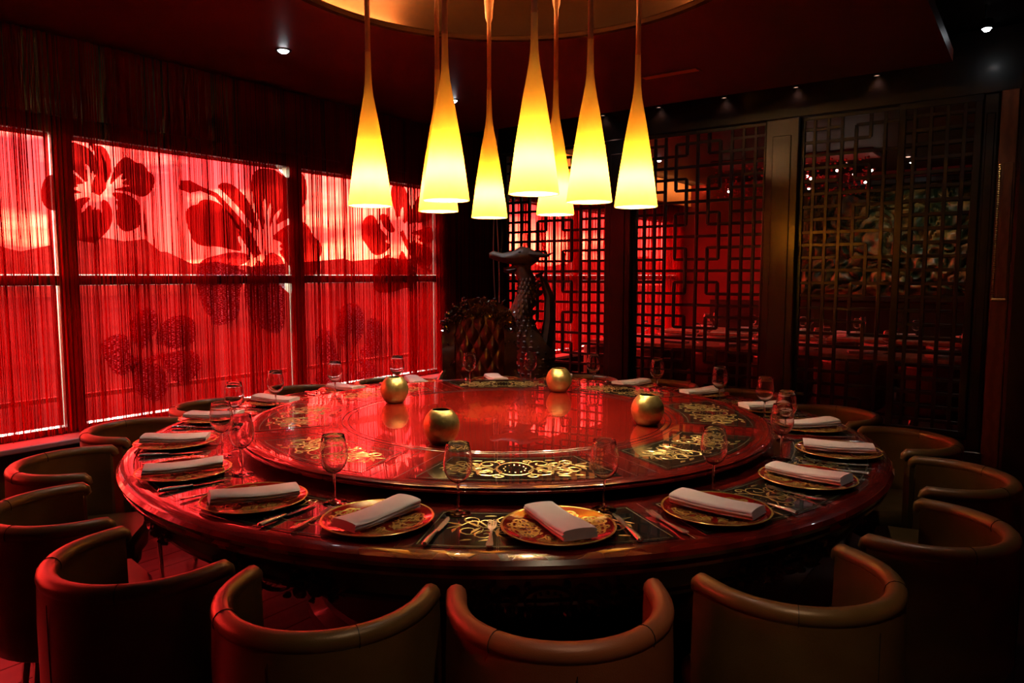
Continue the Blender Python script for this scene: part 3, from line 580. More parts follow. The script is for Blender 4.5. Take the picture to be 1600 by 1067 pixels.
# ------------------------------------------------------------------ round table
tb = thing('banquet_table', 'very large round red lacquered table with dark inlaid panels', 'table', (TX,TY,0), YAW)
MB().lathe([(.001,TOP),(1.0,TOP),(1.30,TOP),(1.602,TOP),(1.606,TOP+.003),(1.632,TOP+.002),(1.654,TOP-.005),(1.664,TOP-.016),(1.660,TOP-.028),(1.645,TOP-.034),(1.641,TOP-.038),(1.652,TOP-.046),(1.650,TOP-.056),(1.632,TOP-.066),(1.60,TOP-.07),(1.2,TOP-.07),(.001,TOP-.07)], 144).build('tabletop', M['lacquer'], tb, smooth=30)
MB().lathe([(1.575,TOP-.07),(1.585,TOP-.078),(1.575,TOP-.088),(1.560,TOP-.092),(1.560,TOP-.150),(1.572,TOP-.156),(1.568,TOP-.168),(1.545,TOP-.172),(1.53,TOP-.165),(1.53,TOP-.07)], 144).build('apron', M['table_base'], tb, smooth=30)
MB().lathe([(.001,.0),(.95,.0),(.95,.05),(.90,.08),(.90,.11),(.70,.16),(.55,.24),(.50,.40),(.56,.56),(.72,.64),(.95,TOP-.07)], 48).build('pedestal', M['table_base'], tb, smooth=30)
def polar(a): # a in radians measured from the doorway side, table-local
    return sin(a), -cos(a)
def sector(r0, r1, h0, h1, z, n=14, t=.0015):
    """panel r0..r1, half angles h0 (at r0) .. h1 (at r1)"""
    v = []; f = []
    for j, (r, h, zz) in enumerate(((r0,h0,0),(r0,h0,z),(r1,h1,z),(r1,h1,0))):
        for i in range(n+1):
            a = -h + 2*h*i/n; sx, sy = polar(a); v.append((r*sx, r*sy, zz))
    for j in range(3):
        for i in range(n): k = j*(n+1)+i; f.append((k, k+1, k+n+2, k+n+1))
    k = [j*(n+1) for j in range(4)]; f += [(k[0],k[1],k[2],k[3]), (k[3]+n,k[2]+n,k[1]+n,k[0]+n)]
    return MB().add(v, f)
def frame_lines(r0, r1, h0, h1, w, z):
    """closed thin border ribbon round a sector panel"""
    n = 14; loop = []
    for i in range(n+1): a = -h0+2*h0*i/n; loop.append((r0*polar(a)[0], r0*polar(a)[1]))
    for i in range(n+1): a = h1-2*h1*i/n; loop.append((r1*polar(a)[0], r1*polar(a)[1]))
    loop.append(loop[0]); mb = MB(); ribbon(mb, loop, w, lambda x, y, b: (x, y, b), .0003, z); return mb
# outer ring of twelve panels
h0, h1 = rad(13.0), rad(13.4)
pan = sector(1.285,1.585,h0,h1,.0012).mesh('inlay_panel'); pan.materials.append(M['inlay_dark'])
brd = frame_lines(1.300,1.570,h0*.97,h1*.975,.0022,.0014).mesh('border_line'); brd.materials.append(M['line_gilt'])
def map_outer(x, y, b): a = x/1.43; r = 1.30+y; return (r*sin(a), -r*cos(a), b)
sm = MB(); scrolls(sm, .27, .24, map_outer, .0032, .0008, .0014); scr = sm.mesh('gilt_scroll'); scr.materials.append(M['gold'])
om = MB()
def map_apron(x, y, b): a = x/1.575; r = 1.562+b; return (r*sin(a), -r*cos(a), TOP-.205+y)
scrolls(om, .27, .105, map_apron, .0075, .016, .001); 
orn = om.mesh('carved_ornament'); orn.materials.append(M['carved'])
for k in range(12):
    a = rad(4.5+30*k)
    p = obj('inlay_panel', pan, None, tb, (0,0,TOP), a)
    obj('border_line', brd, None, p); obj('gilt_scroll', scr, None, p)
    obj('carved_ornament', orn, None, tb, (0,0,0), a)
jl = MB(); ribbon(jl, [(0,-1.27),(0,-1.6)], .0012, lambda x,y,b:(x,y,b), .0003, .0002)
jlm = jl.mesh('joint_line'); jlm.materials.append(M['line_dark'])
for k in range(12): obj('joint_line', jlm, None, tb, (0,0,TOP), rad(19.5+30*k))

# turntable
ls = thing('lazy_susan', 'raised round red lacquered turntable with eight dark gold-inlaid panels', 'turntable', (TX,TY,0), YAW)
MB().lathe([(.001,TOP+.022),(1.15,TOP+.022),(1.195,TOP+.026),(1.218,TOP+.036),(1.220,TOP+.044),(1.206,TOP+.048),(1.212,TOP+.053),(1.200,SUS-.001),(1.18,SUS),(.80,SUS),(.765,SUS)], 144).build('turntable_rim', M['lacquer'], ls, smooth=30)
MB().lathe([(.765,SUS),(.742,SUS+.0006),(.3,SUS+.0006),(.001,SUS+.0006)], 96).build('centre_disc', M['lacquer_hi'], ls, smooth=30)
MB().lathe([(.001,TOP+.001),(.5,TOP+.001),(.5,TOP+.022)], 48).build('bearing', M['metal_dark'], ls, smooth=30)
for r in (.775,.748): MB().lathe([(r-.0028,SUS+.0002),(r,SUS+.0016),(r+.0028,SUS+.0002)], 96).build('groove_line', M['line_dark'], ls)
rs = [(( .235+.035*cos(16*2*pi*k/192))*cos(2*pi*k/192), (.235+.035*cos(16*2*pi*k/192))*sin(2*pi*k/192), SUS+.0012) for k in range(192)]
MB().add(rs+[(0,0,SUS+.0012)], [(k,(k+1)%192,192) for k in range(192)]).build('centre_medallion', M['medallion'], ls)
g = .090
ha = lambda r, e=0: rad(22.5) - math.asin((g+e)/r)
sp_ = sector(.835,1.150,ha(.835),ha(1.15),.0012).mesh('inlay_panel'); sp_.materials.append(M['inlay_dark'])
sb_ = frame_lines(.853,1.132,ha(.853,.016),ha(1.132,.016),.0022,.0014).mesh('border_line'); sb_.materials.append(M['line_gilt'])
def map_sus(x, y, b): r = .868+y; a = x/(1.0)*1.0; return (r*sin(a), -r*cos(a), b)
sm = MB(); scrolls(sm, .255, .248, map_sus, .0046, .0012, .0014); ssc = sm.mesh('gilt_scroll'); ssc.materials.append(M['gold'])
ob_ = frame_lines(.80,1.175,ha(.80,-.045),ha(1.175,-.045),.0016,.0004).mesh('border_line'); ob_.materials.append(M['line_dark'])
for k in range(8):
    p = obj('inlay_panel', sp_, None, ls, (0,0,SUS), rad(2+45*k))
    obj('border_line', sb_, None, p); obj('border_line', ob_, None, p); obj('gilt_scroll', ssc, None, p)

# brass bowls on the turntable
VP = [(-23.1,.655,'round hammered brass vase nearest the viewer on the turntable'),(-119,.68,'round hammered brass vase on the window side of the turntable'),(156.8,.75,'round hammered brass vase at the far edge of the turntable centre'),(68.6,.68,'round hammered brass vase nearest the brown lattice post')]
v0 = None
for a, r, lab in VP:
    x, y = around(a, r)
    if v0 is None:
        v0 = thing('brass_vase', lab, 'vase', (x,y,SUS+.001), 0, 'brass vases on the turntable')
        MB().lathe([(.001,.0),(.036,.0),(.046,.004),(.062,.026),(.0715,.052),(.074,.070),(.071,.090),(.062,.112),(.048,.129),(.0385,.136),(.0365,.137),(.0355,.134)], 40).build('body', M['vase'], v0, smooth=True)
        MB().lathe([(.0355,.134),(.046,.124),(.060,.105),(.068,.080),(.066,.045),(.045,.012),(.001,.008)], 40).build('inside', M['vase_in'], v0, smooth=True)
    else: dup(v0, (x,y,SUS+.001), rad(a), lab)

# ------------------------------------------------------------------ place settings
def place_name(k):
    w = ['', 'first', 'second', 'third', 'fourth', 'fifth', 'sixth', 'seventh', 'eighth', 'ninth']
    if k == 0: return 'at the nearest place'
    if k == -9: return 'at the place facing the carved throne'
    return '%s place to the %s of the nearest' % (w[abs(k)], 'left' if k < 0 else 'right')
plates = {0:(6.2,1.455),-1:(-15.0,1.43),-2:(-33.9,1.435),-3:(-54.1,1.455),-4:(-74.7,1.475),-5:(-95.5,1.48),-6:(-114.9,1.455),-7:(-135.8,1.46),-8:(-155.2,1.47),-9:(-176.7,1.46),8:(165.5,1.47),7:(146.9,1.48),6:(127.4,1.48),5:(106.4,1.45),4:(87.5,1.44),3:(68.2,1.465),2:(48.5,1.43),1:(26.6,1.45)}
glass_a = {0:(13.8,1.30),-1:(-6.1,1.31),-2:(-24.5,1.31),-3:(-48.1,1.29),-4:(-62.5,1.285),1:(32.8,1.29),2:(59.5,1.265),3:(76.0,1.27)}
nap_rot = {0:14,-1:-22,-2:-30,-3:-14,-4:-4,-5:2,-6:6,-7:4,-8:0,-9:10,8:0,7:-20,6:-14,5:0,4:12,3:2,2:-6,1:22}
PZ = lambda r: .0065 if r < .10 else (.0065+(r-.10)/.02*.003 if r < .12 else .0095+(r-.12)/.043*.0085)
prof = [(.001,.0065),(.10,.0065),(.12,.0095),(.1625,.018),(.165,.0185),(.1665,.0172),(.166,.0155),(.125,.0055),(.10,.001),(.001,.0)]
plate0 = thing('charger_plate', 'x', 'plate', (0,0,0), 0, 'charger plates')
MB().lathe(prof, 56).build('dish', M['plate'], plate0, smooth=True)
pg = MB()
def map_plate(n0):
    def f(x, y, b):
        a = x/.095 + n0; r = .046+y; return (r*sin(a), r*cos(a), PZ(r)+.0004+b)
    return f
for k in range(4): scrolls(pg, .070, .104, map_plate(2*pi*k/4), .0043, .0002, 0, dense=False)
for k in range(8):
    a = 2*pi*k/8
    ribbon(pg, [(.008*cos(a),.008*sin(a)),(.022*cos(a),.022*sin(a)),(.036*cos(a+.2),.036*sin(a+.2)),(.044*cos(a+.45),.044*sin(a+.45))], [.002,.006,.006,.0015], lambda x,y,b:(x,y,.0069+b), .0006)
pg.build('gilt_pattern', M['plate_gold'], plate0)
MB().lathe([(.1590,.0178),(.1615,.0186),(.1645,.0190),(.1662,.0178)], 56).build('gilt_edge', M['plate_gold'], plate0, smooth=True)

# napkin: a long folded bundle, layers showing at the sides
def napkin_mesh(seed):
    R = random.Random(seed); rings = []; n = 13; L = .262
    for i in range(n):
        t = i/(n-1); y = -L/2 + L*t
        w = .051 + .003*sin(t*5+seed) ; hh = .025 + .003*sin(t*3.1+seed*2)
        sx = .006*sin(t*3.3+seed); tw = .0
        if i in (0, n-1): w *= .97; hh *= .93
        ou = [(-.96,0),(-1.0,.14),(-.96,.28),(-.80,.34),(-.98,.40),(-1.02,.55),(-.97,.68),(-.81,.70),(-.97,.78),(-.93,.93),(-.78,1.03),(-.3,1.12),(.2,1.13),(.7,1.06),(.93,.95),(1.0,.80),(.97,.68),(.80,.64),(.99,.56),(1.02,.42),(.97,.32),(.81,.30),(.98,.2),(1.0,.1),(.95,0)]
        sag = -.006*(1-abs(2*t-1)**2)
        rings.append([(sx+a*w + R.gauss(0,.0006), y + (.004*b if i == n-1 else 0) - (.006*(1-b) if i == 0 else 0), (sag if b > .02 else sag*.2)+b*hh) for a, b in ou])
    return MB().loft(rings, True, True, True).mesh('napkin', 60)
nap_m = [napkin_mesh(s) for s in (1,2,3,4)]
for m_ in nap_m: m_.materials.append(M['napkin'])

# cutlery lies flat on the table
def outline(mb, pts, t, zf):
    n = len(pts); v = [(x, y, zf(y)+t) for x, y in pts] + [(x, y, zf(y)) for x, y in pts]
    f = [tuple(range(n)), tuple(range(2*n-1, n-1, -1))] + [(i, n+i, n+(i+1)%n, (i+1)%n) for i in range(n)]
    return mb.add(v, f)
def sym(half): return half + [(-x, y) for x, y in reversed(half)]
zfork = lambda y: .002 + .010*max(0,(y-.02)/.09)**2 - (.004*max(0,(y-.06)/.05) if y > .06 else 0) + .004*max(0,(-y-.03)/.07)
fork0 = thing('fork', 'x', 'fork', (0,0,0), 0, 'silver forks')
outline(MB(), sym([(.0,-.102),(.007,-.100),(.0105,-.090),(.0095,-.07),(.006,-.04),(.0042,-.005),(.0036,.02),(.005,.033),(.0,.034)]), .0032, zfork).build('handle', M['silver'], fork0)
outline(MB(), [(-.003,.032),(-.0105,.046),(-.0125,.056),(-.0125,.104),(-.0095,.106),(-.0085,.062),(-.0062,.062),(-.0055,.106),(-.0022,.106),(-.0015,.062),(.0015,.062),(.0022,.106),(.0055,.106),(.0062,.062),(.0085,.062),(.0095,.106),(.0125,.104),(.0125,.056),(.0105,.046),(.003,.032)], .0024, zfork).build('tines', M['silver'], fork0)
knife0 = thing('knife', 'x', 'knife', (0,0,0), 0, 'silver knives')
MB().tube([(0,-.118,.006),(0,-.114,.0075),(0,-.09,.0085),(0,-.05,.0075),(0,-.015,.006),(0,-.008,.006)], [.003,.0085,.0095,.0075,.0055,.0062], 10, flat=(1,.72)).build('handle', M['silver'], knife0, smooth=True)
outline(MB(), [(-.004,-.010),(.004,-.010),(.0075,.0),(.0105,.03),(.0112,.07),(.008,.10),(.0,.122),(-.005,.118),(-.006,.06),(-.005,.0)], .0018, lambda y: .003).build('blade', M['silver'], knife0)

# wine glass
glass0 = thing('wine_glass', 'x', 'wine glass', (0,0,0), 0, 'wine glasses')
MB().lathe([(.001,.0935),(.0045,.094),(.010,.0965),(.022,.103),(.034,.116),(.0415,.133),(.0445,.150),(.0435,.170),(.0395,.196),(.0352,.218),(.0346,.2196),(.0340,.2185),(.0383,.196),(.0423,.170),(.0433,.150),(.0403,.134),(.033,.118),(.021,.105),(.009,.0995),(.001,.0985)], 36).build('bowl', M['glass'], glass0, smooth=True)
MB().lathe([(.001,.0097),(.0062,.0097),(.0040,.018),(.0034,.045),(.0036,.075),(.0044,.0933),(.001,.0933)], 14).build('stem', M['glass'], glass0, smooth=True)
MB().lathe([(.001,.0004),(.0385,.0004),(.0388,.0012),(.0375,.0022),(.020,.0046),(.0065,.0093),(.001,.0095)], 36).build('foot', M['glass'], glass0, smooth=True)

first = True
for i, k in enumerate(sorted(plates, key=lambda q: abs(q))):
    a, r = plates[k]; nm = place_name(k); x, y = around(a, r); fz = facing(a)
    L1 = 'maroon and gold patterned charger plate, ' + nm
    gA, gR = glass_a.get(k, (a+8.0, 1.295)); gx, gy = around(gA, gR)
    fx, fy = around(a-7.6, 1.475); kx, ky = around(a+7.7, 1.475)
    fr_, kr_ = facing(a-5.5)+rad(random.uniform(-3,3)), facing(a+7.0)+rad(random.uniform(-4,4))
    z = TOP+.0024
    fl_, kl_ = 'silver fork left of the plate, ' + nm, 'silver knife right of the plate, ' + nm
    gl_ = 'empty stemmed wine glass, ' + nm
    if k == 0: fx, fy = around(-1.3, 1.49); fr_ = facing(-1)
    if first:
        plate0.location = (x,y,z); plate0.rotation_euler.z = fz; plate0['label'] = L1
        fork0.location = (fx,fy,z); fork0.rotation_euler.z = fr_; fork0['label'] = fl_
        knife0.location = (kx,ky,z); knife0.rotation_euler.z = kr_; knife0['label'] = kl_
        glass0.location = (gx,gy,z); glass0['label'] = gl_
        first = False
    else:
        dup(plate0, (x,y,z), fz + rad(random.uniform(-30,30)), L1); dup(fork0, (fx,fy,z), fr_, fl_); dup(knife0, (kx,ky,z), kr_, kl_); dup(glass0, (gx,gy,z), 0, gl_)
    tag(obj('napkin', nap_m[i % 4], None, None, (x,y,z+.0195), fz + rad(nap_rot[k])), 'folded white linen napkin lying on the plate, ' + nm, 'napkin', 'folded napkins')
# ------------------------------------------------------------------ tub chairs (local: +y to the table, origin under the arm centre)
RS, AR = .268, .055        # plan radius of the shell's outer face, arm length ahead of the half circle
def u_path(rr, n=22, ext=AR):
    p = [(-rr, ext), (-rr, ext*.5)]
    p += [(rr*cos(pi + pi*k/n), rr*sin(pi + pi*k/n)) for k in range(n+1)]
    return p + [(rr, ext*.5), (rr, ext)]
def make_chair(name, label, mat, group):
    t = thing(name, label, 'chair', (0,0,0), 0, group)
    sec = [(-.060,.305),(-.022,.325),(-.004,.37),(.0,.45),(.0,.60),(-.004,.715),(-.050,.715),(-.054,.55),(-.054,.40),(-.060,.36)]
    rings = []
    base = u_path(1.0)
    for i in range(len(base)):
        ring = []
        for off, z in sec:
            p = u_path(RS+off)[i]; ring.append((p[0], p[1], z))
        rings.append(ring)
    MB().loft(rings, True, True, True).build('shell', mat, t, smooth=50)
    pp = [(x, y, .722) for x, y in u_path(RS-.026)]
    pp = [(pp[0][0], pp[0][1]+.018, .700), (pp[0][0], pp[0][1]+.010, .716)] + pp + [(pp[-1][0], pp[-1][1]+.010, .716), (pp[-1][0], pp[-1][1]+.018, .700)]
    rd = [.014,.020] + [.0255]*(len(pp)-4) + [.020,.014]
    rim = MB().tube(pp, rd, 12).build('rolled_rim', mat, t, smooth=True)
    for a in (pi*1.27, pi*1.73):
        c = (cos(a)*(RS-.026), sin(a)*(RS-.026)); d = Vector((-sin(a), cos(a), 0))
        q = Vector((c[0], c[1], .722)); ring = [tuple(q + Vector((cos(a),sin(a),0))*.0262*cos(b) + Vector((0,0,1))*.0262*sin(b)) for b in [2*pi*k/14 for k in range(15)]]
        MB().tube(ring, .0012, 4).build('seam', M['stitch'], rim)
    MB().tube([(0,-RS-.0005,.33+k*.04) for k in range(10)], .0012, 4).build('back_seam', M['stitch'], t)
    # front-open inner lining and seat cushion
    cu = []
    for z, s in ((.35,.92),(.365,.985),(.41,1.0),(.435,.985),(.452,.93)):
        ring = []
        for k in range(13): a = pi + pi*k/12; ring.append((.200*s*cos(a), .200*s*sin(a)+.0, z))
        for yy in (.08,.16): ring.append((.200*s, yy*s+.0, z))
        ring += [(.18*s, .205*s, z), (.0, .225*s, z), (-.18*s, .205*s, z), (-.200*s, .16*s, z), (-.200*s, .08*s, z)]
        cu.append(ring)
    MB().loft(cu, True, True, True).build('seat_cushion', mat, t, smooth=50)
    MB().lathe([(.001,.285),(.17,.285),(.195,.30),(.20,.345),(.001,.345)], 28).build('seat_base', M['metal_dark'], t, smooth=40)
    for sx in (-1,1):
        for sy in (-1,1):
            MB().tube([(sx*.13,sy*.13,.30),(sx*.15,sy*.15,.15),(sx*.165,sy*.165,.0)], [.014,.012,.010], 8).build('leg', M['chrome'], t, smooth=True)
    return t
def chair_label(k):
    w = ['', 'first', 'second', 'third', 'fourth', 'fifth', 'sixth', 'seventh', 'eighth', 'ninth']
    return 'bronze leather tub chair, %s to the %s of the terracotta one' % (w[abs(k)], 'left' if k < 0 else 'right')
chair_a = {0:4.3,-1:-13.4,-2:-32.2,-3:-51.8,-4:-72.0,-5:-92.5,-6:-112.5,-7:-133,-8:-153,8:163,7:145,6:125,5:104.5,4:85,3:65.5,2:44.5,1:24.2}
CR = 1.812
c0 = make_chair('tub_chair', 'bronze leather tub chair', M['leather'], 'tub chairs round the table')
placed = False
for k, a in chair_a.items():
    if k == 0: continue
    x, y = around(a, CR); 
    if not placed: c0.location = (x,y,0); c0.rotation_euler.z = facing(a); c0['label'] = chair_label(k); placed = True
    else: dup(c0, (x,y,0), facing(a), chair_label(k))
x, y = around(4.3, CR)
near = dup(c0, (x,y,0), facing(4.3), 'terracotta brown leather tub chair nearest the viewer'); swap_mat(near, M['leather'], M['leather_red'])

# ------------------------------------------------------------------ pendant lamps
LZ = 1.815
lamp_pos = [((585,-.665,3.45),'white-hot cone pendant lamp farthest to the left of the cluster'),
 ((681,-.375,3.74),'cone pendant lamp half hidden behind another, left side of the cluster'),
 ((699,-.287,3.20),'cone pendant lamp in front of the half-hidden one, left of the cluster'),
 ((765,-.127,4.14),'smallest-looking farthest cone pendant lamp, left of the frontmost lamp'),
 ((834,.088,2.95),'frontmost cone pendant lamp with the widest shade, centre of the cluster'),
 ((867,.232,3.94),'amber cone pendant lamp behind the frontmost lamp on its right'),
 ((918,.343,3.27),'cone pendant lamp, second from the right of the cluster'),
 ((991,.590,3.50),'cone pendant lamp farthest to the right of the cluster')]
def make_lamp():
    t = thing('pendant_lamp', 'x', 'lamp', (0,0,0), 0, 'cone pendant lamps over the table')
    MB().lathe([(.0985,.001),(.1005,-.001),(.102,.003),(.0885,.10),(.0745,.20),(.0590,.30),(.0440,.39),(.0315,.455),(.0218,.51),(.0165,.56),(.0142,.62),(.0130,.70)], 40).build('shade', M['shade'], t, smooth=True)
    s_ = MB().lathe([(.0130,.70),(.0138,.705),(.0122,.715),(.0118,.9),(.0112,1.12)], 14); s_.build('stem_sleeve', M['sleeve'], t, smooth=True)
    r_ = MB().lathe([(.0112,1.06),(.020,1.09),(.034,1.30),(.036,1.40),(.001,1.40)], 20); r_.build('ceiling_cup', M['sleeve'], t, smooth=True)
    b_ = MB().ball((0,0,.118), (.030,.030,.038), 14, 9); b_.build('bulb', M['bulb'], t, smooth=True)
    MB().lathe([(.012,.155),(.014,.165),(.014,.21),(.004,.22),(.003,.56)], 12).build('bulb_holder', M['metal_dark'], t, smooth=True)
    return t
l0 = make_lamp()
for i, ((_, X, Z), lab) in enumerate(lamp_pos):
    x, y = place(X, Z)
    if i == 0: l0.location = (x,y,LZ); l0['label'] = lab
    else: dup(l0, (x,y,LZ), 0, lab)

# ------------------------------------------------------------------ carved throne
tx, ty = place(-.262, 5.83)
th = thing('throne_chair', 'ornate carved wooden throne with buttoned oxblood leather back', 'chair', (tx,ty,0), YAW + pi + .04)
# local: +y faces the table
def arch(w, z0, z1, n=26):
    p = []
    hw = w/2; zc = z1 - hw*.82
    p.append((-hw*.93, z0))
    p.append((-hw, (z0+zc)/2))
    for k in range(n+1):
        a = pi - pi*k/n; p.append((hw*cos(a), zc + hw*.82*sin(a)))
    p += [(hw, (z0+zc)/2), (hw*.93, z0)]
    return p
ou, inn = arch(.60,.42,1.31), arch(.40,.46,1.17)
v = []; f = []; n = len(ou)
for j, (pts, y) in enumerate(((ou,-.03),(ou,.03),(inn,.035),(inn,-.03))):
    v += [(x, y, z) for x, z in pts]
for j in range(4):
    for i in range(n-1):
        a = j*n+i; b = ((j+1) % 4)*n+i; f.append((a, a+1, b+1, b))
MB().add(v, f).build('back_frame', M['throne_wood'], th, smooth=40)
fo = MB(); R = random.Random(5)
for i in range(150):
    t = R.random()*(n-1.001); i0 = int(t); u = t-i0
    ox = ou[i0][0]*(1-u)+ou[i0+1][0]*u; oz = ou[i0][1]*(1-u)+ou[i0+1][1]*u
    ix = inn[i0][0]*(1-u)+inn[i0+1][0]*u; iz = inn[i0][1]*(1-u)+inn[i0+1][1]*u
    s = R.uniform(-.10,1.0); x = ox*(1-s)+ix*s; z = oz*(1-s)+iz*s
    a = R.uniform(0, 2*pi); L = R.uniform(.022,.045)
    pts = [(x+L*q*cos(a+q*1.6), .038+.014*sin(pi*q), z+L*q*sin(a+q*1.6)) for q in (0,.3,.6,1)]
    fo.tube(pts, [.003,.009,.008,.001], 5)
tag(fo.build('carved_foliage', M['throne_wood'], th, smooth=True), kind='stuff')
# buttoned back
v = []; f = []; gx, gz = 61, 91
ci = arch(.41,.46,1.18)
def inside_half(z):
    zc = 1.18-.205*.82
    return .205 if z < zc else .205*math.sqrt(max(0,1-((z-zc)/(.205*.82))**2))
for j in range(gz):
    z = .46 + (1.178-.46)*j/(gz-1); hw = inside_half(z)
    for i in range(gx):
        x = hw*(-1+2*i/(gx-1))
        e = (1-abs(x/.205)**4)*(1-abs((z-.82)/.36)**6)
        aa, bb = x/.105+(z-.82)/.20, x/.105-(z-.82)/.20; q = (4*abs(aa-round(aa))*abs(bb-round(bb)))**.45
        v.append((x, .02+.055*max(0,e)*(.35+.65*q), z))
for j in range(gz-1):
    for i in range(gx-1): a = j*gx+i; f.append((a, a+1, a+gx+1, a+gx))
MB().add(v, f).build('buttoned_back', M['oxblood'], th, smooth=True)
MB().bbox((0,.27,.36),(.58,.56,.12),.02).build('seat_rail', M['throne_wood'], th)
MB().bbox((0,.27,.455),(.50,.50,.08),.03).build('seat_cushion', M['oxblood'], th)
for sx in (-1,1):
    MB().tube([(sx*.28,.0,.72),(sx*.30,.15,.70),(sx*.31,.34,.68),(sx*.31,.44,.65),(sx*.31,.47,.61)], [.02,.022,.026,.03,.02], 8).build('arm', M['throne_wood'], th, smooth=True)
    MB().tube([(sx*.30,.42,.65),(sx*.29,.46,.52),(sx*.28,.44,.42)], [.02,.025,.022], 8).build('arm_support', M['throne_wood'], th, smooth=True)
    for yy in (.03,.50): MB().tube([(sx*.26,yy,.34),(sx*.28,yy+.01,.2),(sx*.25,yy,.06),(sx*.26,yy+.01,.0)], [.034,.028,.02,.03], 8).build('leg', M['throne_wood'], th, smooth=True)

# ------------------------------------------------------------------ dragon carving in the corner
sx_, sy_ = place(.10, 6.45)
dr = thing('dragon_statue', 'tall brown wooden dragon carving rearing up behind the throne', 'statue', (sx_,sy_,0), YAW)
# local: x to the viewer's right, z up
body = MB()
body.tube([(.02,0,.02),(.05,.0,.25),(.13,.0,.55),(.10,-.02,.80),(.0,.0,.98),(-.03,.0,1.15),(.03,0,1.32),(.03,0,1.46),(-.02,-.01,1.56),(-.05,-.02,1.60)],
          [.20,.19,.17,.165,.13,.105,.085,.075,.07,.05], 12, flat=(1,1))
bp = [Vector(p) for p in ((.05,0,.25),(.13,0,.55),(.10,-.02,.80),(.0,0,.98),(-.03,0,1.15),(.03,0,1.32),(.03,0,1.46))]; br = [.19,.17,.165,.13,.105,.085,.075]
sc_ = MB(); R = random.Random(4)
for j in range(24):
    t = j/23*(len(bp)-1.001); i0 = int(t); u = t-i0; c = bp[i0].lerp(bp[i0+1], u); r = br[i0]*(1-u)+br[i0+1]*u
    for k in range(14):
        a = 2*pi*(k+.5*(j % 2))/14; d = Vector((cos(a), sin(a), 0))
        p = c+d*(r*.885); L = .026+.10*r
        sc_.tube([tuple(p+Vector((0,0,L*.5))), tuple(p+d*.004), tuple(p+d*.008-Vector((0,0,L*.4))), tuple(p+d*.002-Vector((0,0,L*.6)))], [.004, r*.17, r*.13, .003], 5)
tag(sc_.build('scales', M['statue'], dr, smooth=True), kind='stuff')
body.build('body', M['statue'], dr, smooth=True)
hd = MB()
def hring(x, z, ry, rz): return [(x, ry*cos(2*pi*k/10), z+rz*sin(2*pi*k/10)) for k in range(10)]
hd.loft([hring(.13,1.65,.04,.04), hring(.06,1.65,.085,.085), hring(-.02,1.66,.095,.092), hring(-.10,1.645,.08,.060), hring(-.19,1.648,.062,.042), hring(-.265,1.668,.055,.042), hring(-.30,1.668,.03,.022)], True, True, True)
hd.build('head', M['statue'], dr, smooth=True)
jw = MB(); jw.loft([hring(.06,1.58,.07,.045), hring(-.05,1.555,.068,.040), hring(-.13,1.535,.056,.030), hring(-.175,1.540,.035,.020)], True, True, True)
jw.build('lower_jaw', M['statue'], dr, smooth=True)
for s in (-1,1):
    MB().tube([(.05,s*.06,1.68),(.14,s*.08,1.67),(.21,s*.09,1.665),(.26,s*.08,1.69)], [.028,.022,.014,.003], 7).build('horn', M['statue'], dr, smooth=True)
    MB().ball((-.03,s*.07,1.69),(.022,.016,.018),8,6).build('eye', M['black_wood'], dr, smooth=True)
MB().tube([(.10,.02,.55),(.20,.02,.85),(.235,.02,1.10),(.23,.02,1.30),(.19,.02,1.42),(.145,.02,1.505)], [.13,.11,.09,.075,.055,.012], 9, flat=(1,.6)).build('tail', M['statue'], dr, smooth=True)
fm = MB()
for k in range(9):
    z = .80+k*.085; x = .12*cos(k*.9)*.3+.11
    fm.tube([(x-.02,.0,z),(x+.02,.0,z+.02),(x+.06,.0,z+.055)], [.02,.016,.002], 5)
tag(fm.build('mane_spikes', M['statue'], dr, smooth=True), kind='stuff')
MB().lathe([(.001,0),(.27,0),(.28,.03),(.24,.07),(.001,.08)], 20).build('plinth', M['black_wood'], dr, smooth=30)

# plant on the sill
pp_ = thing('potted_plant', 'small dark leafy plant in a black pot on the sill end', 'plant', (.178,5.66,.505))
MB().lathe([(.001,0),(.045,0),(.052,.01),(.062,.09),(.066,.095),(.062,.10),(.056,.092),(.001,.088)], 22).build('pot', M['pot'], pp_, smooth=40)
R = random.Random(3)
for k in range(26):
    a = R.uniform(0,2*pi); L = R.uniform(.06,.13); el = R.uniform(.3,1.2); w = R.uniform(.010,.018)
    d = Vector((cos(a)*cos(el), sin(a)*cos(el), sin(el))); s = Vector((-sin(a), cos(a), 0))
    P0 = Vector((0,0,.09)); P1 = P0+d*L*.5; P2 = P0+d*L+Vector((0,0,-.02)); up = d.cross(s)*.002
    MB().add([tuple(P0), tuple(P1+s*w), tuple(P2), tuple(P1-s*w), tuple(P1+up*3)], [(0,1,4),(1,2,4),(2,3,4),(3,0,4)]).build('leaf', M['leaf'], pp_, smooth=True)

# ------------------------------------------------------------------ ceiling downlights
def spot(name, par, energy, size, col, tilt=0.0, blend=.6, r=.03):
    d = bpy.data.lights.new(name, 'SPOT'); d.energy = energy; d.spot_size = rad(size); d.spot_blend = blend; d.color = col; d.shadow_soft_size = r
    o = bpy.data.objects.new(name, d); COL.objects.link(o); o.parent = par; o.location = (0,0,-.02); o.rotation_euler = (tilt,0,0); return o
def downlight(x, y, z, lab, lens, energy=0, size=80, col=(.92,.96,1), r=.028, par_rz=0, tilt=0):
    t = thing('ceiling_downlight', lab, 'downlight', (x,y,z), par_rz, 'ceiling downlights')
    MB().lathe([(r,-.001),(r+.004,-.006),(r+.016,-.005),(r+.018,0),(r,.0)], 24).build('trim_ring', M['metal_dark'], t, smooth=True)
    MB().lathe([(.001,-.020),(r*.5,-.018),(r*.85,-.010),(r,-.001)], 20).build('lens', lens, t, smooth=True)
    if energy: spot('downlight_beam', t, energy, size, col, tilt)
    return t
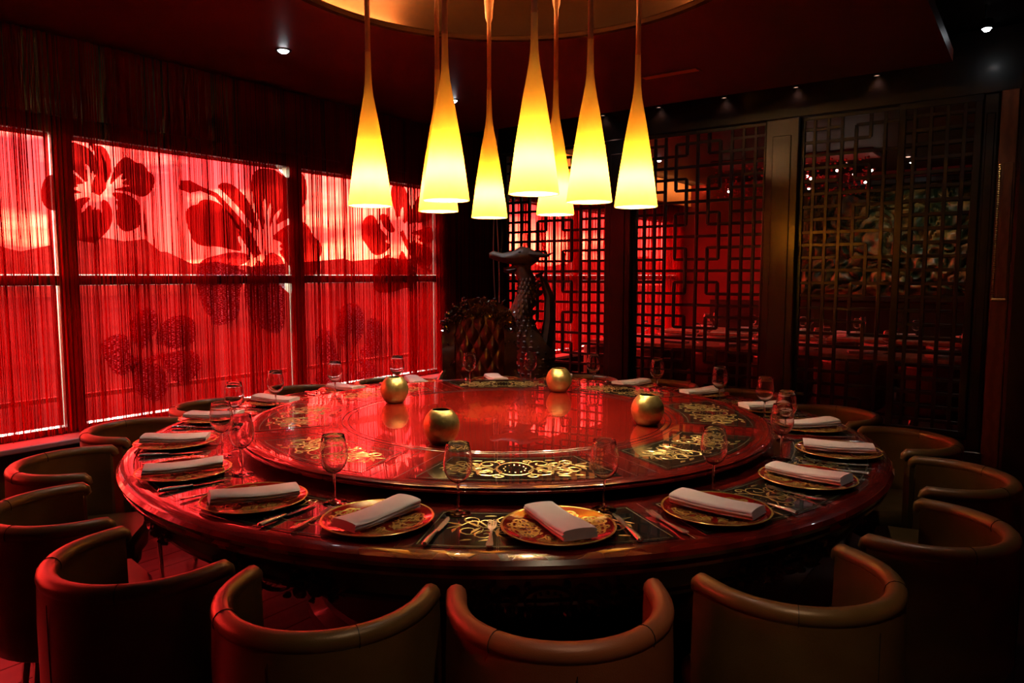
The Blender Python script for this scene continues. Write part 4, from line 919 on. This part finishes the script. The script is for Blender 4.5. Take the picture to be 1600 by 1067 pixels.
WHITE = (.90,.95,1.0); WARM = (1.0,.72,.45)
downlight(.87,3.05,2.94,'bright white downlight in the ceiling above the widest window decal', M['lens_white'], 30, 84, WHITE, r=.036)
downlight(.88,4.72,2.94,'small white downlight in the ceiling beside a pendant stem', M['lens_white'], 70, 84, WHITE, r=.036)
downlight(.88,1.38,2.94,'added unseen white downlight in the ceiling above the left-hand chairs', M['lens_white'], 12, 84, WHITE)  # out of view, added to continue the window-side row
px, py = place(.45, .62)
downlight(px,py,3.26,'added unseen warm downlight in the ceiling above the terracotta chair', M['lens_warm'], 60, 62, WARM)  # lamp added out of view to light the near chair backs
for X, Z, lab in ((-1.25,2.75,'added unseen white downlight in the ceiling over the left side of the table'),(.15,2.25,'added unseen white downlight in the ceiling over the near side of the table'),(1.35,2.55,'added unseen white downlight in the ceiling over the right side of the table')):
    dx_, dy_ = place(X, Z); downlight(dx_,dy_,2.94,lab,M['lens_white'],17,54,(1,.88,.74), r=.036)  # lamps added out of view to brighten the napkins and table
for i, x in enumerate((1.42,2.0,2.61,3.21,3.81)):
    t = thing('beam_spotlight', ['dim','faint','small','reddish','last'][i] + ' little spotlight on the black beam, number %s from the corner' % ['one','two','three','four','five'][i], 'spotlight', (x, Y1-.10, 3.02), 0, 'little spotlights on the beam')
    MB().lathe([(.001,.05),(.022,.05),(.026,.045),(.026,.0),(.021,.0),(.021,.01),(.001,.012)], 18, (0,0,0)).build('housing', M['metal_dark'], t, smooth=40)
    MB().lathe([(.001,.006),(.0205,.006)], 16).build('lens', M['lens_warm'], t)
    spot('beam_glow', t, .5, 110, (1,.5,.4), rad(12))
# adjustable spot at the right
ax, ay = 4.54, 5.80
t = thing('track_spotlight', 'white adjustable spotlight on the dark ceiling at the right', 'spotlight', (ax,ay,3.10), YAW)
MB().tube([(0,.02,.16),(0,.01,.05),(0,0,.0)], .008, 8).build('arm', M['metal_dark'], t)
MB().lathe([(.012,.06),(.034,.055),(.038,.0),(.030,-.002),(.030,.004)], 20).build('housing', M['metal_dark'], t, smooth=40)
MB().lathe([(.001,-.020),(.016,-.017),(.028,.0)], 20).build('lens', M['lens_white'], t, smooth=True)
spot('track_beam', t, 10, 70, (1,.85,.65), rad(14))

# ------------------------------------------------------------------ the dining room beyond the lattice
def long_table(y0, y1, lab, x0=.75, x1=5.2):
    t = thing('dining_table', lab, 'table', ((x0+x1)/2, (y0+y1)/2, 0), 0, 'long tables beyond the lattice')
    MB().bbox((0,0,.735),(x1-x0, y1-y0, .05),.01).build('tabletop', M['tan_top'], t)
    MB().bbox((0,0,.66),(x1-x0-.2, y1-y0-.2, .10),.01).build('apron', M['pilaster'], t)
    for sx in (-1,1):
        for sy in (-1,1): MB().bbox((sx*((x1-x0)/2-.15), sy*((y1-y0)/2-.15), .35),(.09,.09,.70),.01).build('leg', M['pilaster'], t)
long_table(7.25, 8.15, 'tan long dining table just behind the lattice')
long_table(9.15, 10.05, 'tan long dining table farther behind the lattice')
ordn = ['first','second','third','fourth','fifth','sixth','seventh']
for row, (yy, nm) in enumerate(((7.02,'at the table just behind the lattice'),(8.92,'at the far table behind the lattice'))):
    for i in range(7):
        c = dup(c0, (1.12+i*.62, yy, 0), 0, 'brown tub chair %s, %s from the windows' % (nm, ordn[i]), 'brown tub chairs beyond the lattice')
        swap_mat(c, M['leather'], M['leather_brown'])
plain_plate = MB().lathe([(.001,.006),(.09,.006),(.135,.016),(.137,.014),(.09,.001),(.001,0)], 28).mesh('side_plate', True); plain_plate.materials.append(M['napkin'])
for row, (ys, nm) in enumerate((((7.42,7.98),'on the table just behind the lattice'),((9.32,9.88),'on the far table behind the lattice'))):
    for q, yy in enumerate(ys):
        side = 'near' if q == 0 else 'far'
        for i in range(7):
            x = 1.12+i*.62; d = '%s, %s side, %s from the windows' % (nm, side, ordn[i])
            tag(obj('napkin', nap_m[(i+row) % 4], None, None, (x, yy, .768), rad(70+40*((i*7+q*3) % 3))), 'white napkin ' + d, 'napkin', 'napkins beyond the lattice')
            dup(glass0, (x+.19, yy+(.10 if q == 0 else -.10), .7605), 0, 'wine glass ' + d, 'glasses beyond the lattice')
# carved relief on the end wall
rlf = thing('carved_relief', 'green and gold carved relief panel on the far end wall', 'relief', (3.5, Y2-.06, 1.98))
M['relief'] = pmat('painted_relief', (.020,.040,.018), .4, noise=((.34,.22,.06), 7, .46, .64))
gx, gz = 150, 84; v = []; f = []
from mathutils import noise as mn
for j in range(gz):
    for i in range(gx):
        x = -1.55+3.1*i/(gx-1); z = -.78+1.56*j/(gz-1)
        p = Vector((x*3.2, z*3.2, 2.0)); wv = mn.noise(p*.7)*1.6
        h = abs(sin(6*(mn.noise(p+Vector((wv,wv,0)))+.3*mn.noise(p*2.3))))
        e = min(1, (1.55-abs(x))*8, (.78-abs(z))*8)
        v.append((x, -.02-.10*max(0,e)*h, z))
for j in range(gz-1):
    for i in range(gx-1): a = j*gx+i; f.append((a, a+1, a+gx+1, a+gx))
MB().add(v, f).build('carving', M['relief'], rlf, smooth=True)
for nm, c, d in (('frame_side',(-1.59,-.03,0),(.08,.12,1.72)),('frame_side',(1.59,-.03,0),(.08,.12,1.72)),('frame_top',(0,-.03,.82),(3.26,.12,.08)),('frame_bottom',(0,-.05,-.82),(3.26,.16,.08))):
    MB().bbox(c, d, .012).build(nm, M['black_wood'], rlf)
# red crystal chandelier
ch = thing('crystal_chandelier', 'long red crystal chandelier sparkling beyond the lattice', 'chandelier', (2.30, 9.6, 2.97))
MB().bbox((0,0,-.03),(1.95,.5,.06),.01).build('canopy', M['wall_red'], ch)
R = random.Random(9); bd = MB()
for i in range(420):
    x, y = R.uniform(-.95,.95), R.uniform(-.23,.23); z = -.08-R.random()*.42
    bd.ball((x,y,z), R.uniform(.010,.018), 5, 4)
tag(bd.build('beads', M['bead'], ch), kind='stuff')
for i in range(12):
    MB().ball((R.uniform(-.9,.9), R.uniform(-.2,.2), -.12-R.random()*.36), .014, 8, 6).build('bulb', M['bulb_small'], ch)
# amber-washed pelmet over the far windows
tag(MB().box((.10, 9.1, 2.79), (.16, 4.9, .34)).build('pelmet', M["sleeve"]), 'amber-lit pelmet above the windows beyond the lattice', 'pelmet')
for i, (x, y, lab) in enumerate(((.85,8.83,'white downlight beyond the lattice, nearest the windows'),(2.56,10.07,'white downlight beyond the lattice above the middle of the tables'),(3.04,9.80,'white downlight beyond the lattice before the carved relief'),(3.47,10.86,'white downlight beyond the lattice behind the sliding panel'))):
    downlight(x, y, 2.97, lab, M['lens_white'], 11, 95, (1,.9,.78))
dl = downlight(3.5, 10.35, 2.97, 'warm downlight washing the carved relief', M['lens_warm'], 22, 100, (1,.86,.6), tilt=rad(32))
downlight(1.5, 10.6, 2.97, 'warm downlight washing the red end wall', M['lens_warm'], 5, 100, (1,.7,.5), tilt=rad(25))
pd = bpy.data.lights.new('pelmet_wash', 'AREA'); pd.shape = 'RECTANGLE'; pd.size = .05; pd.size_y = 4.0; pd.energy = 9; pd.color = (1,.5,.18)
po = bpy.data.objects.new('pelmet_wash', pd); COL.objects.link(po); po.location = (.42, 9.6, 2.90); po.rotation_euler = (0, rad(82), 0)
